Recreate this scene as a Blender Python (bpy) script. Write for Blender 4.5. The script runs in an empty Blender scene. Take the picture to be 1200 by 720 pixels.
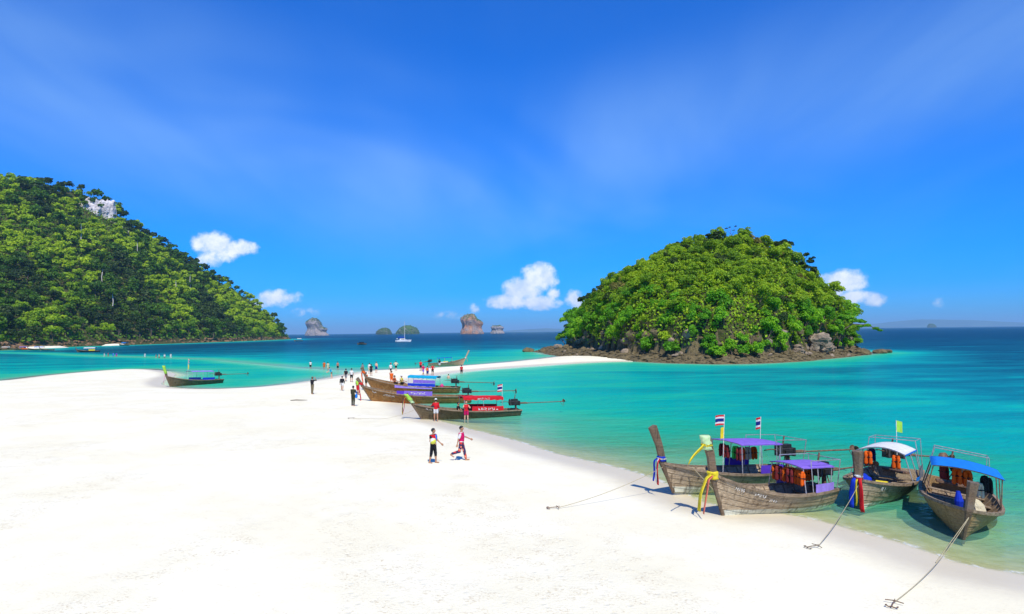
import bpy, bmesh, math, random
import numpy as np
from mathutils import Vector, Matrix, Euler

# ---------------------------------------------------------------- camera, sky, sun, exposure
scene = bpy.context.scene
COL = scene.collection
R = math.radians
cam_data = bpy.data.cameras.new('camera')
cam_data.lens = 24.0
cam_data.sensor_width = 36.0
cam_data.clip_start = 0.1
cam_data.clip_end = 90000.0
camera = bpy.data.objects.new('camera', cam_data)
COL.objects.link(camera)
PITCH, ROLL = math.atan(29 / 800.0), math.atan(-0.01125)
camera.matrix_world = (Matrix.Translation((0, 0, 6.5)) @ Matrix.Rotation(math.pi / 2 + PITCH, 4, 'X')
                       @ Matrix.Rotation(ROLL, 4, 'Z'))
scene.camera = camera
SUN_TO = Vector((0.16, -0.72, 1.0)).normalized()      # towards the sun: high, behind the camera
SUN_EL = math.asin(SUN_TO.z)
SUN_AZ = math.atan2(SUN_TO.x, SUN_TO.y)               # clockwise from +Y
vs = scene.view_settings
vs.view_transform = 'Standard'
vs.look = 'None'
vs.exposure = 0.29
vs.gamma = 1.0
vs.use_curve_mapping = False
scene.cycles.max_bounces = 8
scene.cycles.transparent_max_bounces = 12
scene.cycles.sample_clamp_indirect = 6.0


class NT:
    """small helper to write node trees as nested calls"""
    def __init__(self, tree):
        self.t = tree
        tree.nodes.clear()

    def __call__(self, kind, ins=None, **props):
        n = self.t.nodes.new(kind)
        for k, v in props.items():
            setattr(n, k, v)
        for k, v in (ins or {}).items():
            s = n.inputs[k]
            if isinstance(v, bpy.types.NodeSocket):
                self.t.links.new(v, s)
            elif isinstance(v, bpy.types.Node):
                self.t.links.new(v.outputs[0], s)
            else:
                if isinstance(v, (tuple, list)) and len(v) == 3 and s.type == 'RGBA':
                    v = (*v, 1)
                s.default_value = v
        return n

    def math(self, op, a, b=0.0, c=None, clamp=False):
        d = {0: a, 1: b}
        if c is not None:
            d[2] = c
        return self('ShaderNodeMath', d, operation=op, use_clamp=clamp).outputs[0]

    def vmath(self, op, a, b=(0, 0, 0)):
        n = self('ShaderNodeVectorMath', {0: a, 1: b}, operation=op)
        return n.outputs['Value'] if op in ('DOT_PRODUCT', 'LENGTH') else n.outputs[0]

    def ramp(self, f, stops, interp='LINEAR'):
        n = self('ShaderNodeValToRGB', {0: f})
        cr = n.color_ramp
        cr.interpolation = interp
        while len(cr.elements) < len(stops):
            cr.elements.new(0.5)
        for e, (p, c) in zip(cr.elements, stops):
            e.position = p
            e.color = (*c, 1) if len(c) == 3 else c
        return n.outputs[0]

    def mix(self, f, a, b, blend='MIX'):
        n = self('ShaderNodeMix', data_type='RGBA', blend_type=blend)
        for i, v in ((0, f), (6, a), (7, b)):
            if isinstance(v, bpy.types.NodeSocket):
                self.t.links.new(v, n.inputs[i])
            else:
                n.inputs[i].default_value = (*v, 1) if isinstance(v, (tuple, list)) and len(v) == 3 else v
        return n.outputs[2]

    def noise(self, vec, scale, detail=3.0, rough=0.55, dist=0.0, out=0):
        d = {'Scale': scale, 'Detail': detail, 'Roughness': rough, 'Distortion': dist}
        if vec is not None:
            d['Vector'] = vec
        return self('ShaderNodeTexNoise', d).outputs[out]

    def mrange(self, v, a, b, c=0.0, d=1.0, smooth=True):
        n = self('ShaderNodeMapRange', {0: v, 1: a, 2: b, 3: c, 4: d})
        if smooth:
            n.interpolation_type = 'SMOOTHSTEP'
        return n.outputs[0]

    def bump(self, h, strength=0.3, dist=0.05):
        return self('ShaderNodeBump', {'Strength': strength, 'Distance': dist, 'Height': h}).outputs[0]

    def scale(self, vec, s):
        return self('ShaderNodeMapping', {0: vec, 3: s}).outputs[0]


SKY_GAIN = (0.20, 0.645, 1.58)
SKY_STRENGTH = 0.10
# sky: Nishita, its colour pushed towards the photograph's polarised blue, thin cirrus and a few fair-weather cumulus
world = bpy.data.worlds.new('World')
scene.world = world
world.use_nodes = True
g = NT(world.node_tree)
sky = g('ShaderNodeTexSky', sky_type='NISHITA', sun_disc=False, sun_elevation=SUN_EL, sun_rotation=SUN_AZ,
        altitude=0.0, air_density=1.0, dust_density=0.35, ozone_density=2.2)
tone = g.mix(1.0, sky.outputs[0], SKY_GAIN, 'MULTIPLY')
hsv = g('ShaderNodeHueSaturation', {'Hue': 0.5, 'Saturation': 1.12, 'Value': 1.0, 'Color': tone})
dirv = g('ShaderNodeTexCoord').outputs['Generated']
sx = g('ShaderNodeSeparateXYZ', {0: dirv})
az = g.math('ARCTAN2', sx.outputs[0], sx.outputs[1])
el = g.math('ARCSINE', sx.outputs[2])
# cirrus veil: wisps of ice cloud on a flat layer
hz = g.math('ADD', g.math('MAXIMUM', sx.outputs[2], 0.0), 0.16)
flat = g('ShaderNodeCombineXYZ', {0: g.math('DIVIDE', sx.outputs[0], hz), 1: g.math('DIVIDE', sx.outputs[1], hz), 2: 0.0}).outputs[0]
streak = g('ShaderNodeMapping', {0: flat, 2: (0, 0, R(24)), 3: (1.35, 0.42, 1.0)}).outputs[0]
wisp = g.noise(streak, 1.35, 5.0, 0.52, 0.7)
elc = g.math('ADD', R(12.0), g.math('MULTIPLY', g.math('ABSOLUTE', az), 0.18))
band = g.mrange(g.math('ABSOLUTE', g.math('SUBTRACT', el, elc)), 0.0, R(10.5), 1.0, 0.0)
broad = g.noise(g('ShaderNodeMapping', {0: flat, 1: (3.1, 1.7, 0), 2: (0, 0, R(18)), 3: (0.85, 0.55, 1.0)}).outputs[0], 0.9, 3.0, 0.55, 0.6)
veil = g.math('MULTIPLY', g.math('ADD', g.math('MULTIPLY', band, 0.85), 0.12), g.math('MULTIPLY', g.mrange(broad, 0.30, 0.64, 0.25, 1.0), g.mrange(wisp, 0.30, 0.72, 0.55, 1.0)))
veil = g.math('MULTIPLY', veil, 0.44)
skycol = g.mix(veil, hsv.outputs[0], (3.3, 5.6, 8.6))
# cumulus: lobes given by azimuth, elevation and half-sizes (degrees), broken up by noise
LOBES = [(-23.67, 7.07, 1.46, 0.91, 1), (-21.83, 6.75, 1.38, 0.66, 0.9), (-23.96, 5.89, 0.85, 0.65, 0.7), (-22.94, 6.31, 1.35, 0.59, 0.8),
         (-18.98, 2.85, 1.55, 0.68, 0.8), (-17.69, 2.99, 0.78, 0.55, 0.5), (-20.57, 2.44, 0.76, 0.4, 0.5), (2.32, 4.48, 1.57,
         1.21, 1.1), (0.88, 3.5, 1.72, 1.07, 1.05), (-0.28, 2.51, 2.01, 0.64, 1), (2.15, 2.41, 1.86, 0.64, 1), (3.45, 3.11, 0.57,
         0.57, 0.7), (5.3, 2.72, 0.85, 0.78, 0.85), (6.0, 2.28, 0.85, 0.64, 0.8), (26.05, 3.51, 1.49, 0.9, 1.05), (24.98, 2.78,
         1.4, 0.65, 1), (26.59, 2.34, 1.47, 0.51, 0.95), (28.0, 2.04, 0.78, 0.51, 0.85), (24.58, 3.57, 0.59, 0.52, 0.7), (32.17,
         1.6, 0.51, 0.36, 0.3), (-3.15, 1.97, 0.64, 0.43, 0.35), (-5.36, 1.41, 1.14, 0.29, 0.25), (-16.84, 1.76, 1.06, 0.41, 0.3)]
nz = g.noise(dirv, 75.0, 6.0, 0.6)
nz2 = g.noise(dirv, 22.0, 3.0, 0.5)
nn = g.math('ADD', g.math('MULTIPLY', g.math('SUBTRACT', nz, 0.5), 1.7), g.math('MULTIPLY', g.math('SUBTRACT', nz2, 0.5), 0.9))
acc = None
for (a0, e0, w, h, k) in LOBES:
    w, h = w * 1.14, h * 1.16
    u = g.math('DIVIDE', g.math('SUBTRACT', az, R(a0)), R(w))
    v = g.math('DIVIDE', g.math('SUBTRACT', el, R(e0)), R(h))
    r2 = g.math('ADD', g.math('MULTIPLY', u, u), g.math('MULTIPLY', v, v))
    m = g.math('MULTIPLY', g.math('SUBTRACT', 1.0, r2), k)
    acc = m if acc is None else g.math('SMOOTH_MAX', acc, m, 0.25)
dens = g.mrange(g.math('ADD', acc, nn), -0.05, 0.85)
dens = g.math('MULTIPLY', dens, g.mrange(acc, -0.75, 0.1))
shade = g.mrange(g.noise(dirv, 40.0, 5.0, 0.6), 0.3, 0.66)
cloudc = g.mix(shade, (5.6, 6.8, 9.2), (9.3, 9.6, 10.2))
cloudsky = g.mix(g.math('MULTIPLY', dens, 0.95), skycol, cloudc)
plain = g('ShaderNodeBackground', {0: skycol, 1: SKY_STRENGTH})
cloudy = g('ShaderNodeBackground', {0: cloudsky, 1: SKY_STRENGTH})
# the cumulus sit in a low belt ahead; elsewhere their part of the sky is not evaluated
belt = g.math('MULTIPLY', g.math('COMPARE', el, R(4.5), R(5.0)), g.math('COMPARE', az, R(4.0), R(34.0)))
bg = g('ShaderNodeMixShader', {0: belt, 1: plain, 2: cloudy})
g('ShaderNodeOutputWorld', {0: bg})

sun_data = bpy.data.lights.new('sun', 'SUN')
sun_data.energy = 4.2
sun_data.angle = R(0.53)
sun_data.color = (1.0, 0.94, 0.82)
sun = bpy.data.objects.new('sun', sun_data)
COL.objects.link(sun)
sun.rotation_euler = (-SUN_TO).to_track_quat('-Z', 'Y').to_euler()

# ---------------------------------------------------------------- helpers
rng = np.random.default_rng(7)
random.seed(7)


def tag(o, label=None, cat=None, group=None, kind=None):
    for k, v in (('label', label), ('category', cat), ('group', group), ('kind', kind)):
        if v:
            o[k] = v
    return o


def mesh_np(name, V, F, mat=None, smooth=False, attrs=None, mats=None, midx=None):
    """mesh from numpy arrays; F is an (n,3|4) array or a list of tuples"""
    me = bpy.data.meshes.new(name)
    V = np.asarray(V, dtype=np.float32)
    if isinstance(F, np.ndarray):
        n, k = F.shape
        me.vertices.add(len(V))
        me.vertices.foreach_set('co', V.ravel())
        me.loops.add(n * k)
        me.loops.foreach_set('vertex_index', F.astype(np.int32).ravel())
        me.polygons.add(n)
        me.polygons.foreach_set('loop_start', np.arange(0, n * k, k, dtype=np.int32))
        me.update(calc_edges=True)
    else:
        me.from_pydata([tuple(map(float, v)) for v in V], [], [tuple(map(int, f)) for f in F])
    me.polygons.foreach_set('use_smooth', np.full(len(me.polygons), smooth))
    for k, (dom, vals) in (attrs or {}).items():
        a = me.attributes.new(k, 'FLOAT', dom)
        a.data.foreach_set('value', np.asarray(vals, dtype=np.float32))
    for m in (mats or ([mat] if mat else [])):
        me.materials.append(m)
    if midx is not None:
        me.polygons.foreach_set('material_index', np.asarray(midx, dtype=np.int32))
    me.update()
    return me


def add(name, me, parent=None, loc=None, rot=None):
    o = bpy.data.objects.new(name, me)
    COL.objects.link(o)
    if parent is not None:
        o.parent = parent
    if loc is not None:
        o.location = loc
    if rot is not None:
        o.rotation_euler = rot
    return o


def vnoise(x, y, seed=0, octaves=4, lac=2.0, gain=0.5):
    """value-noise fbm in about -1..1, vectorised"""
    x, y = np.asarray(x, float), np.asarray(y, float)
    tot, amp, norm = 0.0, 1.0, 0.0
    for o in range(octaves):
        ix, iy = np.floor(x), np.floor(y)
        fx, fy = x - ix, y - iy
        fx, fy = fx * fx * (3 - 2 * fx), fy * fy * (3 - 2 * fy)

        def h(a, b):
            s = np.sin(a * 127.1 + b * 311.7 + (seed + o * 17) * 74.7) * 43758.5453
            return s - np.floor(s)
        v = (h(ix, iy) * (1 - fx) + h(ix + 1, iy) * fx) * (1 - fy) + (h(ix, iy + 1) * (1 - fx) + h(ix + 1, iy + 1) * fx) * fy
        tot = tot + amp * (2 * v - 1)
        norm += amp
        amp *= gain
        x, y = x * lac + 13.7, y * lac + 5.3
    return tot / norm


def poly_sd(x, y, poly):
    """signed distance to a closed polygon, positive inside"""
    x, y = np.asarray(x, float), np.asarray(y, float)
    d2 = np.full(x.shape, 1e18)
    inside = np.zeros(x.shape, bool)
    n = len(poly)
    for i in range(n):
        (ax, ay), (bx, by) = poly[i], poly[(i + 1) % n]
        ex, ey = bx - ax, by - ay
        t = np.clip(((x - ax) * ex + (y - ay) * ey) / (ex * ex + ey * ey + 1e-12), 0, 1)
        d2 = np.minimum(d2, (x - ax - t * ex) ** 2 + (y - ay - t * ey) ** 2)
        c = (ay > y) != (by > y)
        if ey != 0:
            inside ^= c & (x < (bx - ax) * (y - ay) / ey + ax)
    d = np.sqrt(d2)
    return np.where(inside, d, -d)


def line_d(x, y, pts, vals=None):
    """distance to an open polyline and the value interpolated along it"""
    x, y = np.asarray(x, float), np.asarray(y, float)
    d2 = np.full(x.shape, 1e18)
    val = np.zeros(x.shape)
    for i in range(len(pts) - 1):
        (ax, ay), (bx, by) = pts[i][:2], pts[i + 1][:2]
        ex, ey = bx - ax, by - ay
        t = np.clip(((x - ax) * ex + (y - ay) * ey) / (ex * ex + ey * ey), 0, 1)
        q = (x - ax - t * ex) ** 2 + (y - ay - t * ey) ** 2
        m = q < d2
        d2 = np.where(m, q, d2)
        if vals is not None:
            val = np.where(m, vals[i] + (vals[i + 1] - vals[i]) * t, val)
    return np.sqrt(d2), val


def sstep(a, b, x):
    t = np.clip((x - a) / (b - a), 0, 1)
    return t * t * (3 - 2 * t)


def chaikin(pts, n=2):
    for _ in range(n):
        q = [pts[0]]
        for a, b in zip(pts[:-1], pts[1:]):
            q.append((a[0] * .75 + b[0] * .25, a[1] * .75 + b[1] * .25))
            q.append((a[0] * .25 + b[0] * .75, a[1] * .25 + b[1] * .75))
        q.append(pts[-1])
        pts = q
    return pts


# ---------------------------------------------------------------- the shape of the land (metres, sea level = 0)
SHORE_N = [(-150, -60), (-120, 30), (-92, 70), (-76.3, 101.8), (-78.0, 109.7), (-79.2, 117.5), (-78.7, 126.1), (-77.5, 132.0), (-73.2, 134.8), (-66.2, 129.2),
           (-56.8, 115.8), (-53.9, 108.6), (-51.2, 100.6), (-48.5, 94.3), (-45.0, 88.6), (-42.1, 85.4), (-39.2, 83.6),
           (-35.7, 82.7), (-32.6, 84.1), (-30.5, 87.2), (-29.0, 90.9), (-27.9, 96.8), (-26.7, 104.0), (-26.5, 112.5),
           (-25.3, 118.9), (-22.1, 121.7), (-18.5, 122.9), (-15.8, 126.1), (-11.6, 131.4), (-7.0, 137.8), (-1.9, 145.3),
           (2.8, 154.9), (8.2, 166.9), (12.1, 179.1), (30, 180), (32, 146)]
SHORE_S = [(24.8, 142.6), (21.7, 143.4), (15.7, 140.9), (8.2, 133.5), (3.1, 128.1), (-1.7, 123.1), (-6.0, 117.1), (-9.8, 110.5),
           (-11.8, 104.4), (-12.8, 97.0), (-13.0, 87.5), (-12.1, 77.3), (-10.3, 67.3), (-8.4, 58.3), (-6.9, 52.9), (-5.1, 50.0),
           (-3.3, 47.0), (-1.2, 43.4), (0.9, 39.3), (2.6, 36.0), (4.1, 33.8), (5.4, 31.9), (6.3, 29.7), (6.7, 27.5), (7.2, 25.6),
           (8.2, 24.8), (9.1, 24.5), (9.7, 24.0), (10.3, 23.4), (10.9, 22.2), (11.6, 21.0), (11.9, 20.2), (12.1, 19.3),
           (12.4, 18.8), (12.9, 18.4), (13.3, 18.1), (14.2, 17.6), (18, 14), (30, -5), (40, -60)]
BEACH = chaikin(SHORE_N + SHORE_S, 2)
SHOAL = [(-237.1, 306.1), (-185.5, 269.9), (-145.5, 233.0), (-116.8, 212.4), (-100.2, 200.5), (-79.9, 182.6), (-62.2, 160.4),
         (-44.6, 137.0), (-30.6, 122.0), (-20, 119)]
ISLE = chaikin([(6.8, 223.9), (9.3, 189.9), (14, 165), (22.0, 147.5), (29.9, 133.7), (40.2, 125.0), (53.9, 131.4), (77.5, 155.7), (94.0, 174.6), (97, 190),
                (88, 220), (62, 245), (32, 247), (14, 238), (6.8, 223.9)], 1)
HILL = [(-256, 342), (-273, 383), (-283, 419), (-286, 458), (-281, 499), (-274, 548), (-271, 637), (-274, 731), (-285, 820), (-292, 895), (-310, 930),
        (-380, 970), (-520, 990), (-800, 930), (-1150, 720), (-1250, 300), (-900, 150), (-520, 230), (-350, 290)]
RIDGE = [(-1000, 400, 120), (-700, 527, 146), (-600, 581, 150), (-520, 625, 153), (-473, 649, 156), (-438, 697, 152), (-428, 711, 145), (-416, 728, 128), (-405, 743, 116),
         (-380, 779, 96), (-350, 822, 67), (-323, 860, 43), (-302, 889, 14)]


def ground_z(x, y):
    """sand above water and the sea bed below it"""
    x, y = np.asarray(x, float), np.asarray(y, float)
    wob = 0.35 * vnoise(x * 0.35, y * 0.35, 3, 3) * sstep(14, 60, y)
    b = poly_sd(x, y, BEACH) + wob
    isl = poly_sd(x, y, ISLE)
    hil = poly_sd(x, y, HILL)
    up = 0.92 * (1 - np.exp(-np.maximum(b, 0) / 13.0)) + 0.05 * vnoise(x * 0.16, y * 0.16, 5, 3) * sstep(1.5, 8, b)
    out = np.maximum(-b, 0)
    oi = np.maximum(-isl, 0)
    near = np.minimum(out, oi * 1.6 + 1.0)
    shelf = 15.0 + 14.0 * sstep(60, 30, y)
    deep = (1.75 + 0.5 * sstep(60, 30, y)) * (1 - np.exp(-near / shelf)) + 0.03 * np.minimum(near, 3.0)
    deep = deep + 3.6 * sstep(25, 120, x - 0.10 * y) * sstep(8, 55, near) + 0.9 * sstep(5, 60, x) * sstep(6, 30, near)
    deep = deep + 2.2 * sstep(195, 300, y + 0.10 * np.abs(x)) * sstep(4, 40, near) + 9.0 * sstep(260, 700, y + 0.15 * np.abs(x))
    sd, _ = line_d(x, y, SHOAL)
    sh = np.exp(-(sd / (5.0 + 0.022 * y)) ** 2)
    west = sstep(-20, -60, x)
    deep = deep * (1 - 0.90 * sh) + 0.12 * sh
    deep = deep + west * (1 - sh) * 0.6 * sstep(2, 20, out)
    deep = np.minimum(deep, 0.12 + 0.09 * np.maximum(-hil, 0) + 0.0)
    deep = deep * (1 + 0.16 * vnoise(x * 0.03, y * 0.05, 11, 4))
    return np.where(b > 0, up, -np.maximum(deep, 0) - 0.002)


def ramp_axis(stops):
    """axis of grid lines: (position, step) pairs, the step blended between them"""
    a = [stops[0][0]]
    while a[-1] < stops[-1][0]:
        p = a[-1]
        for (p0, s0), (p1, s1) in zip(stops[:-1], stops[1:]):
            if p0 <= p < p1 or p1 == stops[-1][0]:
                if p < p1:
                    t = (p - p0) / (p1 - p0)
                    a.append(p + math.exp(math.log(s0) * (1 - t) + math.log(s1) * t))
                    break
    return np.array(a)


def grid_mesh(xs, ys, zf):
    X, Y = np.meshgrid(xs, ys)
    Z = zf(X, Y)
    n, m = X.shape
    i = np.arange(n * m).reshape(n, m)
    F = np.stack([i[:-1, :-1], i[:-1, 1:], i[1:, 1:], i[1:, :-1]], -1).reshape(-1, 4)
    return np.stack([X, Y, Z], -1).reshape(-1, 3), F


# ---- materials of the setting
def new_mat(name):
    m = bpy.data.materials.new(name)
    m.use_nodes = True
    return m, NT(m.node_tree)


def m_sand():
    m, g = new_mat('sand')
    pos = g('ShaderNodeNewGeometry').outputs['Position']
    z = g('ShaderNodeSeparateXYZ', {0: pos}).outputs[2]
    big = g.noise(pos, 0.22, 4, 0.6)
    mid = g.noise(pos, 1.7, 4, 0.6)
    fine = g.noise(pos, 14.0, 4, 0.65)
    tramp = g.noise(g.scale(pos, (0.16, 0.07, 1)), 1.0, 3, 0.6, 0.8)          # trodden trails
    col = g.mix(g.mrange(big, 0.35, 0.7), (0.80, 0.74, 0.525), (0.84, 0.795, 0.605))
    trod = g.mrange(tramp, 0.50, 0.62)
    fleck = g.math('MULTIPLY', g.mrange(fine, 0.50, 0.66), g.mrange(mid, 0.42, 0.62))
    col = g.mix(g.math('MULTIPLY', fleck, g.mrange(trod, 0, 1, 0.28, 0.8)), col, (0.52, 0.42, 0.25))
    col = g.mix(g.math('MULTIPLY', g.mrange(mid, 0.56, 0.74), 0.18), col, (0.68, 0.60, 0.44))
    # water-soaked sand along the tide line
    edge = g.math('ADD', z, g.math('MULTIPLY', g.math('SUBTRACT', mid, 0.5), 0.06))
    wet = g.math('MULTIPLY', g.mrange(edge, 0.07, 0.20, 1.0, 0.0), g.mrange(edge, -0.05, -0.01, 0.0, 1.0))
    col = g.mix(g.math('MULTIPLY', wet, 0.78), col, (0.56, 0.49, 0.35))
    # olive tone of the bed off the near shore, fading out farther away
    yy = g('ShaderNodeSeparateXYZ', {0: pos}).outputs[1]
    bed = g.math('MULTIPLY', g.mrange(edge, -0.03, 0.015, 1.0, 0.0), g.mrange(yy, 40.0, 75.0, 1.0, 0.0))
    col = g.mix(g.math('MULTIPLY', bed, g.mrange(mid, 0.3, 0.7, 0.75, 0.95)), col, (0.34, 0.325, 0.125))
    foot = g('ShaderNodeTexVoronoi', {'Vector': g.scale(pos, (1.0, 0.75, 1)), 'Scale': 3.2, 'Randomness': 1.0}).outputs['Distance']
    dent = g.math('MULTIPLY', g.mrange(foot, 0.05, 0.30, 0.0, 1.0), g.math('MULTIPLY', trod, 0.55))
    h = g.math('ADD', dent, g.math('MULTIPLY', fine, g.mrange(trod, 0, 1, 0.22, 0.6)))
    h = g.math('ADD', h, g.math('MULTIPLY', mid, 0.5))
    h = g.math('MULTIPLY', h, g.mrange(wet, 0.0, 1.0, 1.0, 0.12))
    b = g('ShaderNodeBsdfPrincipled', {'Base Color': col, 'Roughness': g.mrange(wet, 0, 1, 0.9, 0.5), 'Specular IOR Level': 0.25,
                                       'Normal': g.bump(h, 0.42, 0.10)})
    g('ShaderNodeOutputMaterial', {0: b})
    return m


def m_water():
    m, g = new_mat('sea_water')
    pos = g('ShaderNodeNewGeometry').outputs['Position']
    dep = g('ShaderNodeAttribute', attribute_name='depth').outputs['Fac']
    patch = g.noise(g.scale(pos, (0.045, 0.11, 1)), 1.0, 6, 0.66, 0.5)
    dep0 = dep
    dep = g.math('MULTIPLY', dep, g.mrange(patch, 0.32, 0.68, 0.55, 1.5, smooth=False))
    dn = g.math('POWER', g.math('DIVIDE', dep, 12.0, clamp=True), 0.5)
    body = g.ramp(dn, [(0.0, (0.50, 0.66, 0.56)), (0.11, (0.36, 0.64, 0.50)), (0.16, (0.17, 0.57, 0.37)), (0.21, (0.06, 0.50, 0.29)), (0.29, (0.010, 0.42, 0.265)), (0.38, (0.0, 0.34, 0.295)),
                       (0.50, (0.0, 0.19, 0.22)), (0.66, (0.0, 0.08, 0.125)), (1.0, (0.0, 0.032, 0.075))])
    # more opaque over the far banks, standing in for light's longer path at grazing view
    opac_rate = g.mrange(g('ShaderNodeSeparateXYZ', {0: pos}).outputs[1], 34.0, 70.0, -1.35, -3.6)
    opac = g.math('SUBTRACT', 1.0, g.math('POWER', 2.718, g.math('MULTIPLY', dep, opac_rate)))
    w1 = g.noise(g.scale(pos, (0.55, 1.0, 1)), 1.1, 3, 0.6, 0.4)
    w2 = g.noise(g.scale(pos, (0.6, 1.0, 1)), 4.6, 2, 0.55, 0.2)
    w3 = g.noise(g.scale(pos, (0.5, 1.0, 1)), 0.16, 3, 0.6)
    hh = g.math('ADD', g.math('ADD', g.math('MULTIPLY', w1, 0.75), g.math('MULTIPLY', w2, 0.22)), g.math('MULTIPLY', w3, 1.6))
    calm = g.mrange(dep, 0.0, 0.6, 0.25, 1.0)
    nrm = g('ShaderNodeBump', {'Strength': g.math('MULTIPLY', calm, 0.9), 'Distance': 0.36, 'Height': hh}).outputs[0]
    tint = g.ramp(dn, [(0.0, (1, 1, 1)), (0.12, (0.90, 0.985, 0.90)), (0.3, (0.62, 0.95, 0.82)), (1.0, (0.3, 0.8, 0.8))])
    clear = g('ShaderNodeBsdfTransparent', {0: tint})
    dif = g('ShaderNodeBsdfDiffuse', {0: body, 'Normal': nrm})
    inner = g('ShaderNodeMixShader', {0: opac, 1: clear, 2: dif})
    gl = g('ShaderNodeBsdfGlossy', {0: (0.55, 0.85, 0.9), 'Roughness': 0.09, 'Normal': nrm})
    fr = g('ShaderNodeFresnel', {'IOR': 1.33, 'Normal': nrm})
    out = g('ShaderNodeMixShader', {0: g.math('MULTIPLY', fr, 0.30), 1: inner, 2: gl})
    # thin broken line of froth where the ripples run out on the sand
    fn = g.noise(g.scale(pos, (1, 1, 1)), 2.3, 4, 0.65)
    fe = g.math('ADD', dep0, g.math('MULTIPLY', g.math('SUBTRACT', fn, 0.5), 0.035))
    foam = g.math('MULTIPLY', g.math('MULTIPLY', g.mrange(fe, 0.004, 0.010), g.mrange(fe, 0.016, 0.034, 1.0, 0.0)), g.mrange(fn, 0.44, 0.60, 0.0, 0.5))
    out = g('ShaderNodeMixShader', {0: foam, 1: out, 2: g('ShaderNodeBsdfDiffuse', {0: (0.85, 0.86, 0.84)})})
    g('ShaderNodeOutputMaterial', {0: out})
    return m


SAND, WATER = m_sand(), m_water()
gx = ramp_axis([(-45000, 9000), (-2500, 400), (-300, 8), (-100, 0.8), (-30, 0.30), (0, 0.22), (20, 0.25), (60, 0.9), (140, 3), (300, 15), (2500, 400), (45000, 9000)])
gy = ramp_axis([(-300, 60), (-20, 4), (8, 0.5), (16, 0.15), (40, 0.22), (95, 0.5), (150, 0.8), (320, 3), (1000, 40), (4000, 600), (60000, 9000)])
V, F = grid_mesh(gx, gy, ground_z)
beach = tag(add('beach', mesh_np('beach', V, F, SAND, True)), 'white sand beach with a spit reaching to the islet', 'beach', kind='structure')
wx = ramp_axis([(-60000, 12000), (-2500, 400), (-300, 6), (-100, 1.2), (-30, 0.6), (0, 0.4), (20, 0.4), (60, 1.0), (140, 3), (300, 12), (2500, 400), (60000, 12000)])
wy = ramp_axis([(-300, 60), (-20, 5), (8, 0.8), (16, 0.3), (40, 0.4), (95, 0.8), (150, 1.0), (320, 3), (1000, 30), (4000, 400), (62000, 9000)])
V, F = grid_mesh(wx, wy, lambda x, y: x * 0)
water = tag(add('sea', mesh_np('sea', V, F, WATER, True, {'depth': ('POINT', np.maximum(-ground_z(V[:, 0], V[:, 1]), 0))})),
            'clear turquoise sea deepening to blue', 'sea', kind='structure')

# ---------------------------------------------------------------- rock and foliage materials
def m_rock(name, c1, c2, c3, scale=0.5, layers=True, moss=None):
    m, g = new_mat(name)
    pos = g('ShaderNodeTexCoord').outputs['Object']
    n1 = g.noise(pos, scale, 6, 0.65)
    n2 = g.noise(g.scale(pos, (1, 1, 3.5)), scale * 2.2, 5, 0.65, 0.6)
    col = g.mix(g.mrange(n1, 0.35, 0.65), c1, c2)
    col = g.mix(g.math('MULTIPLY', g.mrange(n2, 0.5, 0.68), 0.85), col, c3)
    h = g.math('ADD', n1, g.math('MULTIPLY', n2, 0.7))
    if moss:
        nz = g('ShaderNodeSeparateXYZ', {0: g('ShaderNodeNewGeometry').outputs['Normal']}).outputs[2]
        f = g.math('MULTIPLY', g.mrange(g.math('ADD', nz, g.math('MULTIPLY', g.math('SUBTRACT', n1, 0.5), 1.6)), 0.45, 0.75), 0.9)
        col = g.mix(f, col, moss)
    b = g('ShaderNodeBsdfPrincipled', {'Base Color': col, 'Roughness': 0.92, 'Specular IOR Level': 0.15, 'Normal': g.bump(h, 0.9, 0.6 / scale * 0.4)})
    g('ShaderNodeOutputMaterial', {0: b})
    return m


def m_leaf(name, dark, mid, light, trans=0.38):
    """leaf colour varies from leaf to leaf (tint) and from tree to tree (object random)"""
    m, g = new_mat(name)
    t = g('ShaderNodeAttribute', attribute_name='tint').outputs['Fac']
    oi = g('ShaderNodeObjectInfo').outputs['Random']
    f = g.math('ADD', g.math('MULTIPLY', t, 0.62), g.math('MULTIPLY', oi, 0.38))
    col = g.ramp(f, [(0.08, dark), (0.5, mid), (0.92, light)])
    d = g('ShaderNodeBsdfDiffuse', {0: col})
    tr = g('ShaderNodeBsdfTranslucent', {0: g.mix(0.5, col, light)})
    gl = g('ShaderNodeBsdfGlossy', {0: (0.5, 0.5, 0.45), 'Roughness': 0.55})
    mx = g('ShaderNodeMixShader', {0: trans, 1: d, 2: tr})
    mx = g('ShaderNodeMixShader', {0: 0.035, 1: mx, 2: gl})
    g('ShaderNodeOutputMaterial', {0: mx})
    return m


def m_plain(name, c, rough=0.7, spec=0.3, var=0.12, scale=6.0, bump=0.0, metal=0.0):
    """one colour with a little uneven wear"""
    m, g = new_mat(name)
    pos = g('ShaderNodeTexCoord').outputs['Object']
    n = g.noise(pos, scale, 4, 0.6)
    col = g.mix(g.mrange(n, 0.3, 0.7), tuple(v * (1 - var) for v in c), tuple(min(1, v * (1 + var * 0.6)) for v in c))
    d = {'Base Color': col, 'Roughness': rough, 'Specular IOR Level': spec, 'Metallic': metal}
    if bump:
        d['Normal'] = g.bump(n, bump, 0.02)
    b = g('ShaderNodeBsdfPrincipled', d)
    g('ShaderNodeOutputMaterial', {0: b})
    return m


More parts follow.
